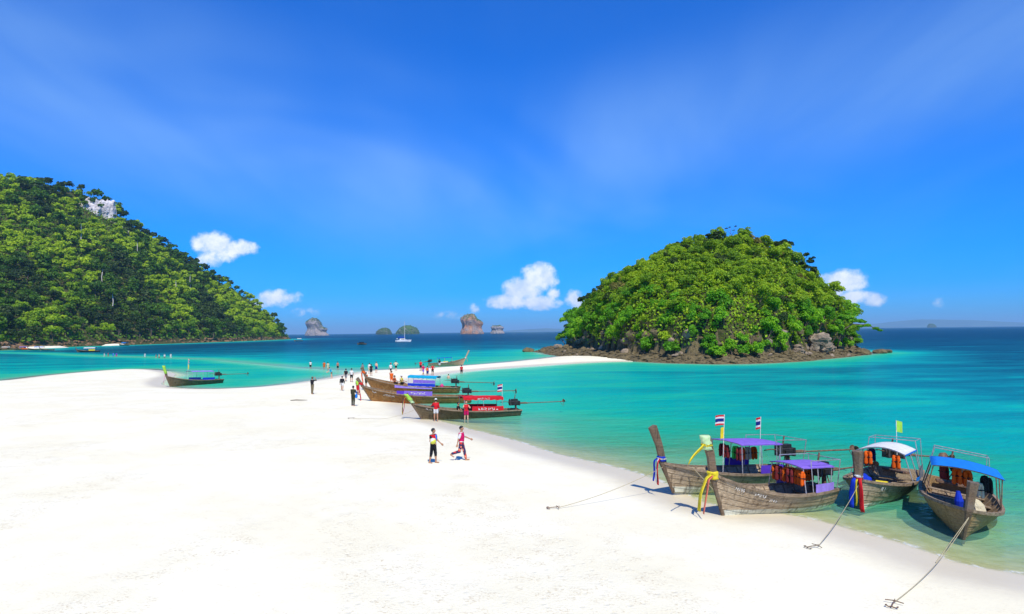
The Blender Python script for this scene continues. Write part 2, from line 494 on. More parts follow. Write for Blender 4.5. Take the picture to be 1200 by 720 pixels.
ROCK_SHORE = m_rock('shore_rock', (0.105, 0.085, 0.045), (0.20, 0.155, 0.075), (0.055, 0.045, 0.028), 0.7)
ROCK_PALE = m_rock('pale_limestone', (0.38, 0.30, 0.21), (0.20, 0.155, 0.11), (0.05, 0.042, 0.03), 0.6)
ROCK_WHITE = m_rock('white_limestone', (0.76, 0.72, 0.70), (0.52, 0.47, 0.45), (0.18, 0.155, 0.145), 0.16)
ROCK_KARST = m_rock('karst_rock', (0.55, 0.25, 0.11), (0.30, 0.25, 0.22), (0.16, 0.14, 0.13), 0.045)
ROCK_KARST_GREY = m_rock('grey_karst_rock', (0.26, 0.25, 0.25), (0.36, 0.31, 0.28), (0.13, 0.13, 0.13), 0.045)
SOIL = m_rock('forest_floor', (0.045, 0.055, 0.016), (0.08, 0.085, 0.025), (0.10, 0.075, 0.04), 0.3)
BARK = m_plain('bark', (0.16, 0.12, 0.085), 0.9, 0.1, 0.35, 3.0, 0.5)
BARK_PALE = m_plain('pale_bark', (0.55, 0.51, 0.44), 0.9, 0.1, 0.3, 2.0, 0.3)
LEAF_ISLE = m_leaf('islet_leaf', (0.030, 0.11, 0.006), (0.21, 0.385, 0.009), (0.48, 0.62, 0.013))
LEAF_LUSH = m_leaf('lush_leaf', (0.020, 0.13, 0.005), (0.145, 0.42, 0.009), (0.35, 0.62, 0.013))
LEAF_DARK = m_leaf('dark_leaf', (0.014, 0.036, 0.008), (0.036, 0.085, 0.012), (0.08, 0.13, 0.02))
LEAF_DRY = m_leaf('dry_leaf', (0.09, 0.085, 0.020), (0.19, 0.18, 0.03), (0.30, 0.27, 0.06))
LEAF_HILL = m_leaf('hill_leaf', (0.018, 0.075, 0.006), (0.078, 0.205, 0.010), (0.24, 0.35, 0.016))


def vnoise3(P, seed=0, octaves=3):
    return (vnoise(P[:, 0], P[:, 1] + 0.37 * P[:, 2], seed, octaves) + vnoise(P[:, 1] * 0.9 + 7.1, P[:, 2], seed + 3, octaves)
            + vnoise(P[:, 2] + 3.3, P[:, 0] * 1.1, seed + 5, octaves)) / 1.9


def ico(sub):
    bm = bmesh.new()
    bmesh.ops.create_icosphere(bm, subdivisions=sub, radius=1.0)
    V = np.array([v.co[:] for v in bm.verts])
    F = np.array([[v.index for v in f.verts] for f in bm.faces])
    bm.free()
    return V, F


ICO = {k: ico(k) for k in (1, 2, 3, 4, 5)}


def rock_np(seed, size=(1, 1, 1), sub=3, rough=0.35, blocky=0.5):
    """angular boulder: an icosphere pushed by noise and cut by random planes"""
    r = np.random.default_rng(seed)
    V, F = ICO[sub]
    V = V.copy()
    for _ in range(9):
        n = r.normal(size=3)
        n /= np.linalg.norm(n)
        d = r.uniform(0.55, 0.85)
        s = V @ n
        m = s > d
        V[m] -= np.outer((s[m] - d) * blocky * 1.6, n)
    V *= (1 + rough * 0.5 * vnoise3(V * 1.6 + seed * 3.1, seed, 4))[:, None]
    return V * np.array(size), F


def leaves_np(C, N, size, r, aspect=0.62, jit=0.52, bend=0.25):
    """one diamond-shaped folded leaf clump (2 tris) for every centre C with normal N"""
    n = len(C)
    N = N + r.normal(size=(n, 3)) * jit
    N /= np.linalg.norm(N, axis=1)[:, None] + 1e-9
    T = r.normal(size=(n, 3))
    T -= (T * N).sum(1)[:, None] * N
    T /= np.linalg.norm(T, axis=1)[:, None] + 1e-9
    B = np.cross(N, T)
    s = (size * r.uniform(0.55, 1.35, n))[:, None]
    a = aspect
    V = np.stack([C - T * s, C - B * s * a + N * s * bend * 0.3, C + T * s, C + B * s * a - N * s * bend], 1).reshape(-1, 3)
    F = np.arange(n * 4).reshape(n, 4)
    return V, F


def crown_np(r, lobes, leaves, leaf, spread=(1, 1, 0.75), lobe_r=(0.38, 0.6), flat=0.8, hollow=0.75):
    """crown in the unit ball: leaf clumps over the surfaces of several lobes"""
    C, N, T = [], [], []
    for i in range(lobes):
        d = r.normal(size=3)
        d /= np.linalg.norm(d)
        c = d * np.array(spread) * r.uniform(0.25, 0.72)
        c[2] = abs(c[2]) if r.random() < 0.7 else c[2] * 0.6
        lr = r.uniform(*lobe_r)
        k = int(leaves / lobes * (lr / np.mean(lobe_r)) ** 2)
        u = r.normal(size=(k, 3))
        u /= np.linalg.norm(u, axis=1)[:, None]
        u[:, 2] = np.where(u[:, 2] < -0.45, -u[:, 2], u[:, 2])
        rad = lr * (hollow + (1.08 - hollow) * r.random(k) ** 0.5)
        P = c + u * rad[:, None] * np.array([1, 1, flat])
        P *= (1 + 0.10 * vnoise3(P * 6 + i, i, 2))[:, None]
        C.append(P)
        N.append(u * 0.8 + np.array([0, 0, 0.35]))
        T.append(np.clip(r.normal(0.5 + r.uniform(-0.22, 0.22), 0.17, k), 0, 1))
    C, N, T = np.concatenate(C), np.concatenate(N), np.concatenate(T)
    V, F = leaves_np(C, N, leaf, r)
    return V, F, T


def tube_np(P, rad, seg=6, cap=True):
    """tube along the polyline P with a radius at each point"""
    P = np.asarray(P, float)
    rad = np.broadcast_to(np.asarray(rad, float), (len(P),))
    V, F = [], []
    prev = None
    for i in range(len(P)):
        t = P[min(i + 1, len(P) - 1)] - P[max(i - 1, 0)]
        t /= np.linalg.norm(t) + 1e-9
        a = np.array([0, 0, 1.0]) if abs(t[2]) < 0.9 else np.array([1.0, 0, 0])
        if prev is not None:
            a = prev
        b = np.cross(t, a)
        b /= np.linalg.norm(b) + 1e-9
        a = np.cross(b, t)
        prev = a
        for k in range(seg):
            th = 2 * math.pi * k / seg
            V.append(P[i] + rad[i] * (math.cos(th) * a + math.sin(th) * b))
    for i in range(len(P) - 1):
        for k in range(seg):
            k2 = (k + 1) % seg
            F.append((i * seg + k, i * seg + k2, (i + 1) * seg + k2, (i + 1) * seg + k))
    if cap:
        F.append(tuple(range(seg))[::-1])
        F.append(tuple((len(P) - 1) * seg + k for k in range(seg)))
    return V, F


def join_np(parts):
    V, F, o = [], [], 0
    for v, f in parts:
        V.extend([tuple(p) for p in v])
        F.extend([tuple(int(i) + o for i in q) for q in f])
        o += len(v)
    return V, F


def trunk_np(r, height, rad, limbs=4, lean=0.1, reach=0.5):
    """tapered trunk with limbs; the crown sits round its top (unit: metres)"""
    top = np.array([r.normal() * lean * height, r.normal() * lean * height, height])
    mid = top * 0.5 + np.array([r.normal() * 0.04, r.normal() * 0.04, 0]) * height
    parts = [tube_np([np.zeros(3) + [0, 0, -0.6], mid * 0.3, mid, top], [rad * 1.35, rad, rad * 0.8, rad * 0.35], 7)]
    for i in range(limbs):
        a = 2 * math.pi * (i + r.random() * 0.7) / limbs
        s = mid + (top - mid) * r.uniform(-0.2, 0.7)
        e = s + np.array([math.cos(a), math.sin(a), 0.55 + r.random() * 0.4]) * height * reach * r.uniform(0.5, 0.9)
        m = (s + e) / 2 + np.array([0, 0, 0.04 * height])
        parts.append(tube_np([s, m, e], [rad * 0.5, rad * 0.34, rad * 0.1], 5))
    return join_np(parts)


# ---------------------------------------------------------------- left hill
def hill_z(x, y):
    s = poly_sd(x, y, HILL)
    d, zr = line_d(x, y, RIDGE, [p[2] for p in RIDGE])
    t = np.maximum(s, 0) / (np.maximum(s, 0) + d + 1e-6)
    z = zr * t ** 0.92
    z = z * (1 + 0.05 * vnoise(x / 60.0, y / 60.0, 21, 4)) + 5.0 * vnoise(x / 45.0, y / 45.0, 22, 4) * sstep(0.03, 0.3, t) * (1 - 0.6 * t)
    z = z + 2.2 * sstep(0, 12, s)
    return np.where(s > 0, z, np.maximum(s * 0.25, -3))


V, F = grid_mesh(np.arange(-1280, -235, 6.0), np.arange(140, 1010, 6.0), hill_z)
hill = tag(add('hill', mesh_np('hill', V, F, SOIL, True)), 'steep forested hill falling to the bay', 'hill', kind='structure')


# ---------------------------------------------------------------- right islet
def isle_z(x, y):
    x, y = np.asarray(x, float), np.asarray(y, float)
    d = poly_sd(x, y, ISLE) + 1.3 * vnoise(x * 0.12, y * 0.12, 31, 3)
    plat = 1.5 * sstep(0, 6, d) + 0.45 * vnoise(x * 0.45, y * 0.45, 33, 4) * sstep(0.0, 3, d)
    da = np.hypot((x - 57.0) * 1.0, y - 182.0) - 7.0 + 4.0 * vnoise(x * 0.07, y * 0.07, 36, 3)
    de = np.maximum(d - 6.0 - 5.0 * sstep(32, 14, x), 0)
    q = de / (np.maximum(da, 0) + de + 1e-6)
    dome = 26.8 * q ** 0.41
    z = plat + dome * (1 + 0.05 * vnoise(x * 0.06, y * 0.06, 34, 3))
    return np.where(d > 0, z, np.maximum(d * 0.25, -2.5))


ix = np.arange(-2, 106, 0.8)
V, F = grid_mesh(ix, np.arange(116, 258, 0.8), isle_z)
# rocky below the tree line, leaf litter above it
islet = add('rocky_islet', mesh_np('rocky_islet', V, F, None, True, mats=[ROCK_SHORE, SOIL], midx=(V[F].mean(1)[:, 2] > 4.5).astype(int)))
tag(islet, 'small rocky islet at the end of the sand spit', 'islet', kind='structure')


def sample_surface(zf, n, x0, x1, y0, y1, r, keep):
    X, Y = r.uniform(x0, x1, n), r.uniform(y0, y1, n)
    Z = zf(X, Y)
    e = 1.0
    nx, ny = -(zf(X + e, Y) - Z) / e, -(zf(X, Y + e) - Z) / e
    N = np.stack([nx, ny, np.ones(n)], 1)
    N /= np.linalg.norm(N, axis=1)[:, None]
    m = keep(X, Y, Z, N)
    return np.stack([X, Y, Z], 1)[m], N[m]


def spaced(P, rad, r, limit=None):
    """greedy thinning: keep points at least rad apart"""
    out, cell = [], {}
    for i in range(len(P)):
        k = (int(P[i, 0] // rad), int(P[i, 1] // rad))
        ok = True
        for a in (-1, 0, 1):
            for b in (-1, 0, 1):
                for j in cell.get((k[0] + a, k[1] + b), ()):
                    if np.sum((P[i] - P[j]) ** 2) < rad * rad:
                        ok = False
                        break
        if ok:
            cell.setdefault(k, []).append(i)
            out.append(i)
            if limit and len(out) >= limit:
                break
    return np.array(out)


def make_tree(name, r, height, crad, leafmat, lobes, leaves, leaf, barkmat=BARK, spread=(1, 1, 0.75), lobe_r=(0.38, 0.6), tr=0.13, base=0.45, lean=0.08, limbs=4):
    """prototype: (trunk mesh, crown mesh); the crown of radius crad sits round the top of the trunk"""
    tv, tf = trunk_np(r, height, tr, limbs, lean, 0.42)
    tm = mesh_np(name + '_trunk', tv, tf, barkmat, True)
    cv, cf, ct = crown_np(r, lobes, leaves, leaf / crad, spread, lobe_r)
    cv = cv * crad + np.array([0, 0, height - crad * base + crad * 0.5])
    cm = mesh_np(name + '_crown', cv, cf, leafmat, False, {'tint': ('FACE', ct)})
    return tm, cm


def plant(name, proto, loc, scale, rz, label, group, tilt=(0, 0), cat='tree'):
    e = bpy.data.objects.new(name, None)
    e.empty_display_size = 0.3
    COL.objects.link(e)
    e.location = loc
    e.scale = scale if isinstance(scale, tuple) else (scale,) * 3
    e.rotation_euler = (tilt[0], tilt[1], rz)
    tag(e, label, cat, group)
    for n, me in (('trunk', proto[0]), ('crown', proto[1])):
        if me is not None:
            o = bpy.data.objects.new(n, me)
            COL.objects.link(o)
            o.parent = e
    return e


r = np.random.default_rng(41)
def rag():
    return (r.uniform(0.75, 1.15), r.uniform(0.75, 1.15), r.uniform(0.6, 1.0))


P_MIX = [make_tree('islet_tree', r, 2.7, 1.95, LEAF_ISLE, 18, 1300, 0.15, spread=rag(), lobe_r=(0.16, 0.36)) for _ in range(8)]
P_LUSH = [make_tree('lush_tree', r, 3.0, 2.2, LEAF_LUSH, 24, 1900, 0.165, spread=rag(), lobe_r=(0.15, 0.34)) for _ in range(5)]
P_DARK = [make_tree('dark_tree', r, 3.0, 1.7, LEAF_DARK, 12, 800, 0.18, spread=rag(), lobe_r=(0.16, 0.34)) for _ in range(3)]
P_DRY = [make_tree('dry_tree', r, 2.6, 1.8, LEAF_DRY, 14, 600, 0.17, spread=rag(), lobe_r=(0.16, 0.34)) for _ in range(3)]

keep = lambda X, Y, Z, N: (Z > 2.2) & ((N[:, 1] < 0.45) | (Z > 22))
P, N = sample_surface(isle_z, 34000, 2, 98, 120, 250, r, keep)
idx = spaced(P, 2.45, r)
P, N = P[idx], N[idx]
# those facing the beach first, so that the individual trees are the ones in view
front = np.argsort(P[:, 1] - 0.9 * P[:, 2] + 30 * N[:, 1])
P, N = P[front], N[front]
print('islet tree sites', len(P))
def size_word(s, lo, hi):
    return 'small ' if s < lo else ('large ' if s > hi else '')


KIND_WORDS = {'mix': 'mid green bushy tree', 'lush': 'fresh bright green broadleaf tree', 'dark': 'dark green tree', 'dry': 'dry yellowish olive tree'}
count = {}
zi0 = lambda x, y: float(isle_z(np.array([x]), np.array([y]))[0])
for i in range(len(P)):
    p, n = P[i], N[i]
    q = r.random()
    patch = vnoise(np.array([p[0] / 9]), np.array([p[2] / 6]), 51, 2)[0]
    if p[2] < 11 and q < 0.78 and n[1] < 0.2:
        kind, pr = 'lush', P_LUSH
    elif q > 0.90 and patch < 0.1:
        kind, pr = 'dark', P_DARK
    elif patch > 0.25 and q < 0.5:
        kind, pr = 'dry', P_DRY
    else:
        kind, pr = 'mix', P_MIX
    count[kind] = count.get(kind, 0) + 1
    if count[kind] > 290:
        continue
    if p[2] > 25:
        zone = 'near the summit of the islet'
    elif p[2] < 9:
        zone = 'low on the islet just above the shore rocks'
    elif n[0] < -0.35:
        zone = 'on the islet flank that faces the sand spit'
    elif n[0] > 0.35:
        zone = 'on the islet flank that faces the open sea'
    else:
        zone = 'halfway up the islet face towards the beach'
    s = r.uniform(0.65, 1.4)
    plant({'mix': 'leafy_tree', 'lush': 'broadleaf_tree', 'dark': 'dark_tree', 'dry': 'dry_tree'}[kind], pr[int(r.integers(len(pr)))],
          (p[0] + n[0] * 0.3, p[1] + n[1] * 0.3, p[2] - 1.5 * s), (s, s, s * r.uniform(0.85, 1.15)), r.uniform(0, 6.28),
          size_word(s, 0.88, 1.16) + KIND_WORDS[kind] + ' ' + zone, KIND_WORDS[kind] + 's ' + zone, tilt=(-n[1] * 0.45, n[0] * 0.45))
# a fringe of broadleaf trees hanging over the rocks
n_fringe = 0
for (ax, ay), (bx, by) in zip(ISLE, ISLE[1:] + ISLE[:1]):
    if min(ay, by) > 222:
        continue
    ln = math.hypot(bx - ax, by - ay)
    for k in range(max(1, int(ln / 2.6))):
        t = (k + r.random()) / max(1, int(ln / 2.6))
        x, y = ax + (bx - ax) * t, ay + (by - ay) * t
        nx, ny = -(by - ay) / ln, (bx - ax) / ln
        if poly_sd(np.array([x + nx]), np.array([y + ny]), ISLE)[0] < 0:
            nx, ny = -nx, -ny
        dd = r.uniform(10.5, 12.5) if x < 22 else r.uniform(4.8, 6.8)
        x, y = x + nx * dd, y + ny * dd
        if 61 < x < 71 and y < 162:
            continue
        s = r.uniform(0.7, 1.15)
        side = 'facing the spit' if x < 27 else ('towards the open sea' if x > 70 else 'facing the beach')
        plant('broadleaf_tree', P_LUSH[int(r.integers(len(P_LUSH)))], (x, y, zi0(x, y) - 1.5 * s), (s, s, s * r.uniform(0.8, 1.05)), r.uniform(0, 6.28),
              size_word(s, 0.85, 1.0) + 'bright green broadleaf tree overhanging the islet shore ' + side, 'fringe of broadleaf trees ' + side, tilt=(ny * 0.25, -nx * 0.25))
        n_fringe += 1
print(count, n_fringe)

# scrub that fills the gaps between the crowns: uncountable
SP, SN = sample_surface(isle_z, 140000, 2, 98, 120, 250, r, lambda X, Y, Z, N: (Z > 2.9) & ((N[:, 1] < 0.5) | (Z > 20)))
SP = SP + SN * r.uniform(0.1, 1.3, (len(SP), 1))
V, F = leaves_np(SP, SN, 0.33, r, jit=0.9)
scrub = add('undergrowth', mesh_np('undergrowth', V, F, LEAF_ISLE, False, {'tint': ('FACE', np.clip(r.normal(0.55, 0.2, len(F)), 0, 1))}))
tag(scrub, 'low green scrub filling the gaps between the islet trees', 'scrub', kind='stuff')

# ---------------------------------------------------------------- rocks of the islet
r = np.random.default_rng(61)


def place_rock(name, seed, loc, size, mat, label, group=None, rz=0.0, sub=3, rough=0.35, cat='rock', smooth=False):
    V, F = rock_np(seed, size, sub, rough)
    return tag(add(name, mesh_np(name, V, F, mat, smooth), loc=loc, rot=(0, 0, rz)), label, cat, group)


def layered_cliff(seed, size, sub=5):
    """limestone outcrop: beds of different hardness stand in and out"""
    V, F = rock_np(seed, (1, 1, 1), sub, 0.55, 0.7)
    beds = 0.045 * np.tanh(3 * np.sin(V[:, 2] * 9 + 4.0 * vnoise3(V * 1.2, seed, 3))) + 0.22 * vnoise3(V * 3.5, seed + 1, 4)
    V[:, :2] *= (1 + beds)[:, None]
    V[:, 2] *= 1 + 0.25 * vnoise3(V * 2.5, seed + 2, 3)
    return V * np.array(size), F


for nm, loc, size, seed, lab in (
        ('cliff', (66.5, 152.3, 3.0), (3.9, 3.2, 4.2), 3, 'pale layered limestone outcrop at the seaward end of the islet'),
        ('cliff', (58.5, 145.5, 1.7), (4.2, 2.4, 1.8), 5, 'low buff rock ledge beside the limestone outcrop'),
        ('cliff', (72.5, 158.0, 2.2), (3.6, 2.8, 2.6), 8, 'grey rock bluff seaward of the limestone outcrop'),
        ('cliff', (36.5, 138.5, 1.7), (4.0, 2.2, 1.7), 9, 'broken pale rock bank under the middle of the trees')):
    rr = np.random.default_rng(seed)
    chunks = []
    for c in range(10):
        cv, cf = layered_cliff(seed * 11 + c, np.array(size) * rr.uniform(0.3, 0.58, 3), 4)
        chunks.append((cv + np.array(size) * np.array([rr.uniform(-0.7, 0.7), rr.uniform(-0.3, 0.4), rr.uniform(-0.5, 0.5)]), cf))
    V, F = join_np(chunks)
    tag(add(nm, mesh_np(nm, V, F, ROCK_PALE, False), loc=loc), lab, 'rock')

ROCKS = [mesh_np('boulder', *rock_np(100 + k, (1, 1, 0.7), 2, 0.5), ROCK_SHORE, False) for k in range(6)]
PALES = [mesh_np('pale_boulder', *rock_np(120 + k, (1, 1, 0.7), 2, 0.5), ROCK_PALE, False) for k in range(4)]
P, N = sample_surface(isle_z, 9000, 2, 100, 118, 250, r, lambda X, Y, Z, N: (Z > 0.15) & (Z < 6.0) & (Y < 215))
P = P[spaced(P, 1.05, r)]
P = P[np.argsort(P[:, 1])]
rest = []
for i, p in enumerate(P):
    s = r.uniform(0.3, 0.8) * (1.5 if r.random() < 0.08 else 1.0)
    if i < 290:
        pale = r.random() < (0.55 if p[2] > 1.7 else 0.08)
        o = add('boulder', (PALES if pale else ROCKS)[int(r.integers(4))], loc=(p[0], p[1], p[2] + s * 0.12), rot=(r.uniform(-.4, .4), r.uniform(-.4, .4), r.uniform(0, 6.28)))
        o.scale = (s, s * r.uniform(0.7, 1.2), s * r.uniform(0.6, 1.0))
        side = 'by the sand spit' if p[0] < 28 else ('at the seaward point' if p[0] > 70 else 'on the shore facing the beach')
        tag(o, ('pale limestone boulder ' if pale else 'brown weathered boulder ') + 'on the rock apron of the islet ' + side, 'boulder',
            ('pale' if pale else 'brown') + ' boulders ' + side)
    else:
        rest.append((p, s))
# larger blocks lodged in the bank under the trees
BP, _ = sample_surface(isle_z, 9000, 8, 96, 122, 220, r, lambda X, Y, Z, N: (Z > 1.6) & (Z < 6.0) & (N[:, 1] < 0.2))
BP = BP[spaced(BP, 2.6, r)]
for p in BP[:90]:
    s = r.uniform(0.8, 1.7)
    pale = r.random() < 0.45
    o = add('rock', (PALES if pale else ROCKS)[int(r.integers(4))], loc=(p[0], p[1], p[2] - s * 0.1), rot=(r.uniform(-.5, .5), r.uniform(-.5, .5), r.uniform(0, 6.28)))
    o.scale = (s, s * r.uniform(0.7, 1.2), s * r.uniform(0.8, 1.3))
    side = 'facing the sand spit' if p[0] < 28 else ('near the seaward point' if p[0] > 68 else 'facing the beach')
    tag(o, size_word(s, 1.05, 1.4) + ('pale' if pale else 'brown') + ' rock lodged in the islet bank under the trees ' + side, 'rock', ('pale' if pale else 'brown') + ' rocks in the bank ' + side)
# the many smaller stones of the apron: one mass
parts_v, parts_f, off = [], [], 0
SV, SF = rock_np(140, (1, 1, 0.7), 1, 0.5)
SP, _ = sample_surface(isle_z, 14000, 2, 100, 118, 250, r, lambda X, Y, Z, N: (Z > 0.02) & (Z < 3.0) & (Y < 225))
for p in list(SP[:5200]) + [q[0] for q in rest]:
    s = r.uniform(0.12, 0.42)
    a = r.uniform(0, 6.28)
    M = np.array([[math.cos(a), -math.sin(a), 0], [math.sin(a), math.cos(a), 0], [0, 0, 1]]) * np.array([1, r.uniform(0.6, 1.2), r.uniform(0.6, 1.1)])
    parts_v.append(SV @ M.T * s + p)
    parts_f.append(SF + off)
    off += len(SV)
tag(add('rubble', mesh_np('rubble', np.concatenate(parts_v), np.concatenate(parts_f), ROCK_SHORE, False)), 'brown stones and gravel over the rock apron of the islet', 'rubble', kind='stuff')

for k, (x, y, s) in enumerate(((92.5, 172.0, 1.5), (96.5, 176.0, 1.1), (85.0, 166.5, 1.7), (5.2, 219, 1.6), (9.5, 212, 1.4))):
    place_rock('boulder', 200 + k, (x, y, 0.35), (s * 1.3, s, s * 0.75), ROCK_SHORE,
               ('dark boulder awash off the seaward point of the islet', 'outermost low rock awash off the seaward point', 'large dark boulder at the seaward corner of the apron',
                'dark rock at the very tip of the apron past the sand spit', 'rounded dark rock just behind the tip past the sand spit')[k], rz=k, cat='boulder')

# ---------------------------------------------------------------- trees that stand out on the islet
r = np.random.default_rng(77)


def special_tree(name, loc, pts, rad, blobs, leafmat, leaf, label, per=260, bark=BARK, group=None, flat=0.5):
    """a tree drawn limb by limb: pts = list of polylines, blobs = foliage pads (x, y, z, r)"""
    e = bpy.data.objects.new(name, None)
    COL.objects.link(e)
    e.location = loc
    tag(e, label, 'tree', group)
    tv, tf = join_np([tube_np(p, np.linspace(rad * k, rad * k * 0.35, len(p)), 6) for p, k in pts])
    add('trunk', mesh_np(name + '_trunk', tv, tf, bark, True), e)
    Vs, Fs, Ts, o = [], [], [], 0
    for (x, y, z, br) in blobs:
        v, f, t = crown_np(r, 5, int(per * br * br), leaf / br, (1, 1, flat), (0.35, 0.55), flat)
        Vs.append(v * br + np.array([x, y, z]))
        Fs.append(f + o)
        Ts.append(t)
        o += len(v)
    add('crown', mesh_np(name + '_crown', np.concatenate(Vs), np.concatenate(Fs), leafmat, False, {'tint': ('FACE', np.concatenate(Ts))}), e)
    return e


def zi(x, y):
    return float(isle_z(np.array([x]), np.array([y]))[0])


def A(*p):
    return [np.array(q, float) for q in p]


special_tree('bare_tree', (58.5, 181, zi(58.5, 181)), [(A((0, 0, -1), (0.2, 0, 2.5), (-0.2, 0, 5.0)), 1), (A((0, 0, 2.5), (1.0, 0, 4.2), (1.2, 0, 5.4)), .6), (A((0, 0, 3.2), (-1.2, 0, 4.6)), .5)],
             0.10, [(-0.2, 0, 5.0, 0.55), (1.2, 0, 5.3, 0.5), (-1.2, 0, 4.7, 0.5), (0.5, 0, 4.2, 0.4)], LEAF_DARK, 0.16, 'sparse spindly tree sticking up above the summit of the islet', 120)
special_tree('dark_tree', (52.0, 180, zi(52, 180)), [(A((0, 0, -1), (0, 0, 2.4)), 1)], 0.14, [(0, 0, 2.4, 1.2), (0.9, 0, 1.9, 0.8)], LEAF_DARK, 0.2, 'dark tuft of a tree on the skyline left of the summit tree', 300)
special_tree('umbrella_tree', (68.0, 172, zi(68, 172)), [(A((0, 0, -1), (0.3, 0, 2.2), (1.2, 0, 3.8)), 1), (A((0.4, 0, 2.4), (2.4, 0, 3.6)), .6), (A((0.5, 0, 2.5), (-0.8, 0, 3.6)), .5)], 0.16,
             [(1.2, 0, 3.9, 1.45), (2.6, 0, 3.6, 1.15), (-0.7, 0, 3.7, 1.15), (0.6, 0.2, 2.6, 1.2), (1.9, 0, 2.4, 0.9)], LEAF_DARK, 0.2, 'dark flat-topped tree leaning out on the upper seaward slope', 340, flat=0.75)
special_tree('umbrella_tree', (71.5, 170, zi(71.5, 170)), [(A((0, 0, -1), (0.8, 0, 2.3), (2.4, 0, 4.3)), 1), (A((1.0, 0, 2.5), (3.2, 0, 2.9)), .6), (A((1.7, 0, 3.4), (0.6, 0, 4.3)), .5)], 0.15,
             [(2.4, 0, 4.5, 1.05), (3.2, 0, 2.9, 1.1), (3.5, 0, 3.8, 0.8), (0.7, 0, 4.3, 0.8), (1.2, 0, 2.4, 1.0), (2.2, 0.3, 1.6, 0.9)], LEAF_DARK, 0.2, 'slender dark tree with separate foliage pads on the seaward skyline', 320, flat=0.75)
special_tree('overhanging_tree', (76.0, 160, 3.2), [(A((0, 0, -1), (1.0, -0.3, 2.6), (3.4, -0.5, 4.2), (6.5, -0.8, 4.0), (9.0, -1.0, 3.0)), 1), (A((3.0, 0, 4.1), (5.5, 0.3, 5.4)), .5), (A((1.5, 0, 3.2), (2.0, 0, 5.6)), .6)], 0.2,
             [(2.0, 0, 5.6, 1.7), (4.0, -0.3, 5.0, 1.5), (5.8, 0, 4.6, 1.4), (7.2, -0.6, 3.7, 1.2), (8.6, -0.9, 3.0, 1.0), (5.2, -0.6, 3.6, 1.1), (9.6, -1.0, 2.6, 0.7), (0.2, 0, 4.6, 1.6)],
             LEAF_LUSH, 0.24, 'bright lime green tree reaching out over the sea at the islet point', 420, flat=0.45)
special_tree('overhanging_tree', (20.0, 205, 3.0), [(A((0, 0, -1), (-0.8, 0, 2.6), (-2.6, 0, 4.5)), 1)], 0.2, [(-2.5, 0, 4.6, 2.0), (-1.0, 0, 6.0, 1.8), (-3.2, 0, 3.0, 1.3)], LEAF_DARK, 0.24,
             'dark tree overhanging the shore on the sand spit side of the islet', 200, flat=0.7)

# ---------------------------------------------------------------- forest on the left hill
r = np.random.default_rng(91)
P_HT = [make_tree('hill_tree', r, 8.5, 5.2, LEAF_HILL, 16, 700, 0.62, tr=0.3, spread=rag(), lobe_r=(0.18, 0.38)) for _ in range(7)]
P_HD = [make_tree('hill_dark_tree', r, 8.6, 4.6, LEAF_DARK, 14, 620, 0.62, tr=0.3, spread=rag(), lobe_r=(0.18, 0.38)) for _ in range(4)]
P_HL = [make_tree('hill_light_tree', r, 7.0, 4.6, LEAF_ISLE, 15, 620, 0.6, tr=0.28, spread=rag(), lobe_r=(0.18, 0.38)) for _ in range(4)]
P_TALL = [make_tree('tall_tree', r, 19.0, 4.6, LEAF_HILL, 12, 620, 0.62, BARK_PALE, tr=0.42, limbs=0, lobe_r=(0.2, 0.42), spread=(1, 1, 0.55), lean=0.02, base=0.8) for _ in range(2)]


def facing(X, Y, Z, N):
    v = np.stack([-X, -Y, 6.5 - Z], 1)
    return ((v * N).sum(1) > -25) & (Z > 3.0) & (X > -0.80 * Y - 20)


P, N = sample_surface(hill_z, 60000, -760, -255, 300, 960, r, facing)
P = P[spaced(P, 6.4, r)]
CLIFF_AT = (-421.0, 690.0)
P = P[~((np.hypot(P[:, 0] - CLIFF_AT[0] * 0.965, P[:, 1] - CLIFF_AT[1] * 0.965) < 18) & (P[:, 0] > -434))]
D = np.hypot(P[:, 0], P[:, 1])
ridge_d, _ = line_d(P[:, 0], P[:, 1], RIDGE)
score = D / 1000 - 0.10 * (ridge_d < 14) - 0.25 * (P[:, 2] < 14)
order = np.argsort(score)
print('hill tree sites', len(P))


def zone_of(p, rd):
    if rd < 16:
        return 'on the skyline ridge of the left hill'
    if p[2] < 16:
        return 'at the foot of the left hill by the water'
    return 'on the lower slope of the left hill' if p[2] < 60 else 'on the upper slope of the left hill'


stuff = {}
for rank, i in enumerate(order):
    p = P[i]
    patch = vnoise(np.array([p[1] / 42 + p[0] / 90]), np.array([p[2] / 24 - p[1] / 130]), 95, 3)[0]
    q = r.random()
    if patch + 0.5 * (q - 0.5) > 0.02:
        kind, pr = 'light', P_HL
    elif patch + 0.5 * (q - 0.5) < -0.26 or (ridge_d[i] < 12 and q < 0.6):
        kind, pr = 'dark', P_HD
    else:
        kind, pr = 'mid', P_HT
    s = r.uniform(0.6, 1.45)
    loc = (p[0], p[1], p[2] - (3.2 if kind == 'dark' else 2.2) * s)
    k = int(r.integers(len(pr)))
    if rank < 300:
        z = zone_of(p, ridge_d[i])
        words = {'light': 'yellowish green crowned tree', 'dark': 'dark green crowned tree', 'mid': 'mid green crowned tree'}[kind]
        plant('forest_tree', pr[k], loc, s, r.uniform(0, 6.28), size_word(s, 0.85, 1.2) + words + ' ' + z, words + 's ' + z)
    else:
        stuff.setdefault((kind, k), []).append((loc, s, r.uniform(0, 6.28)))
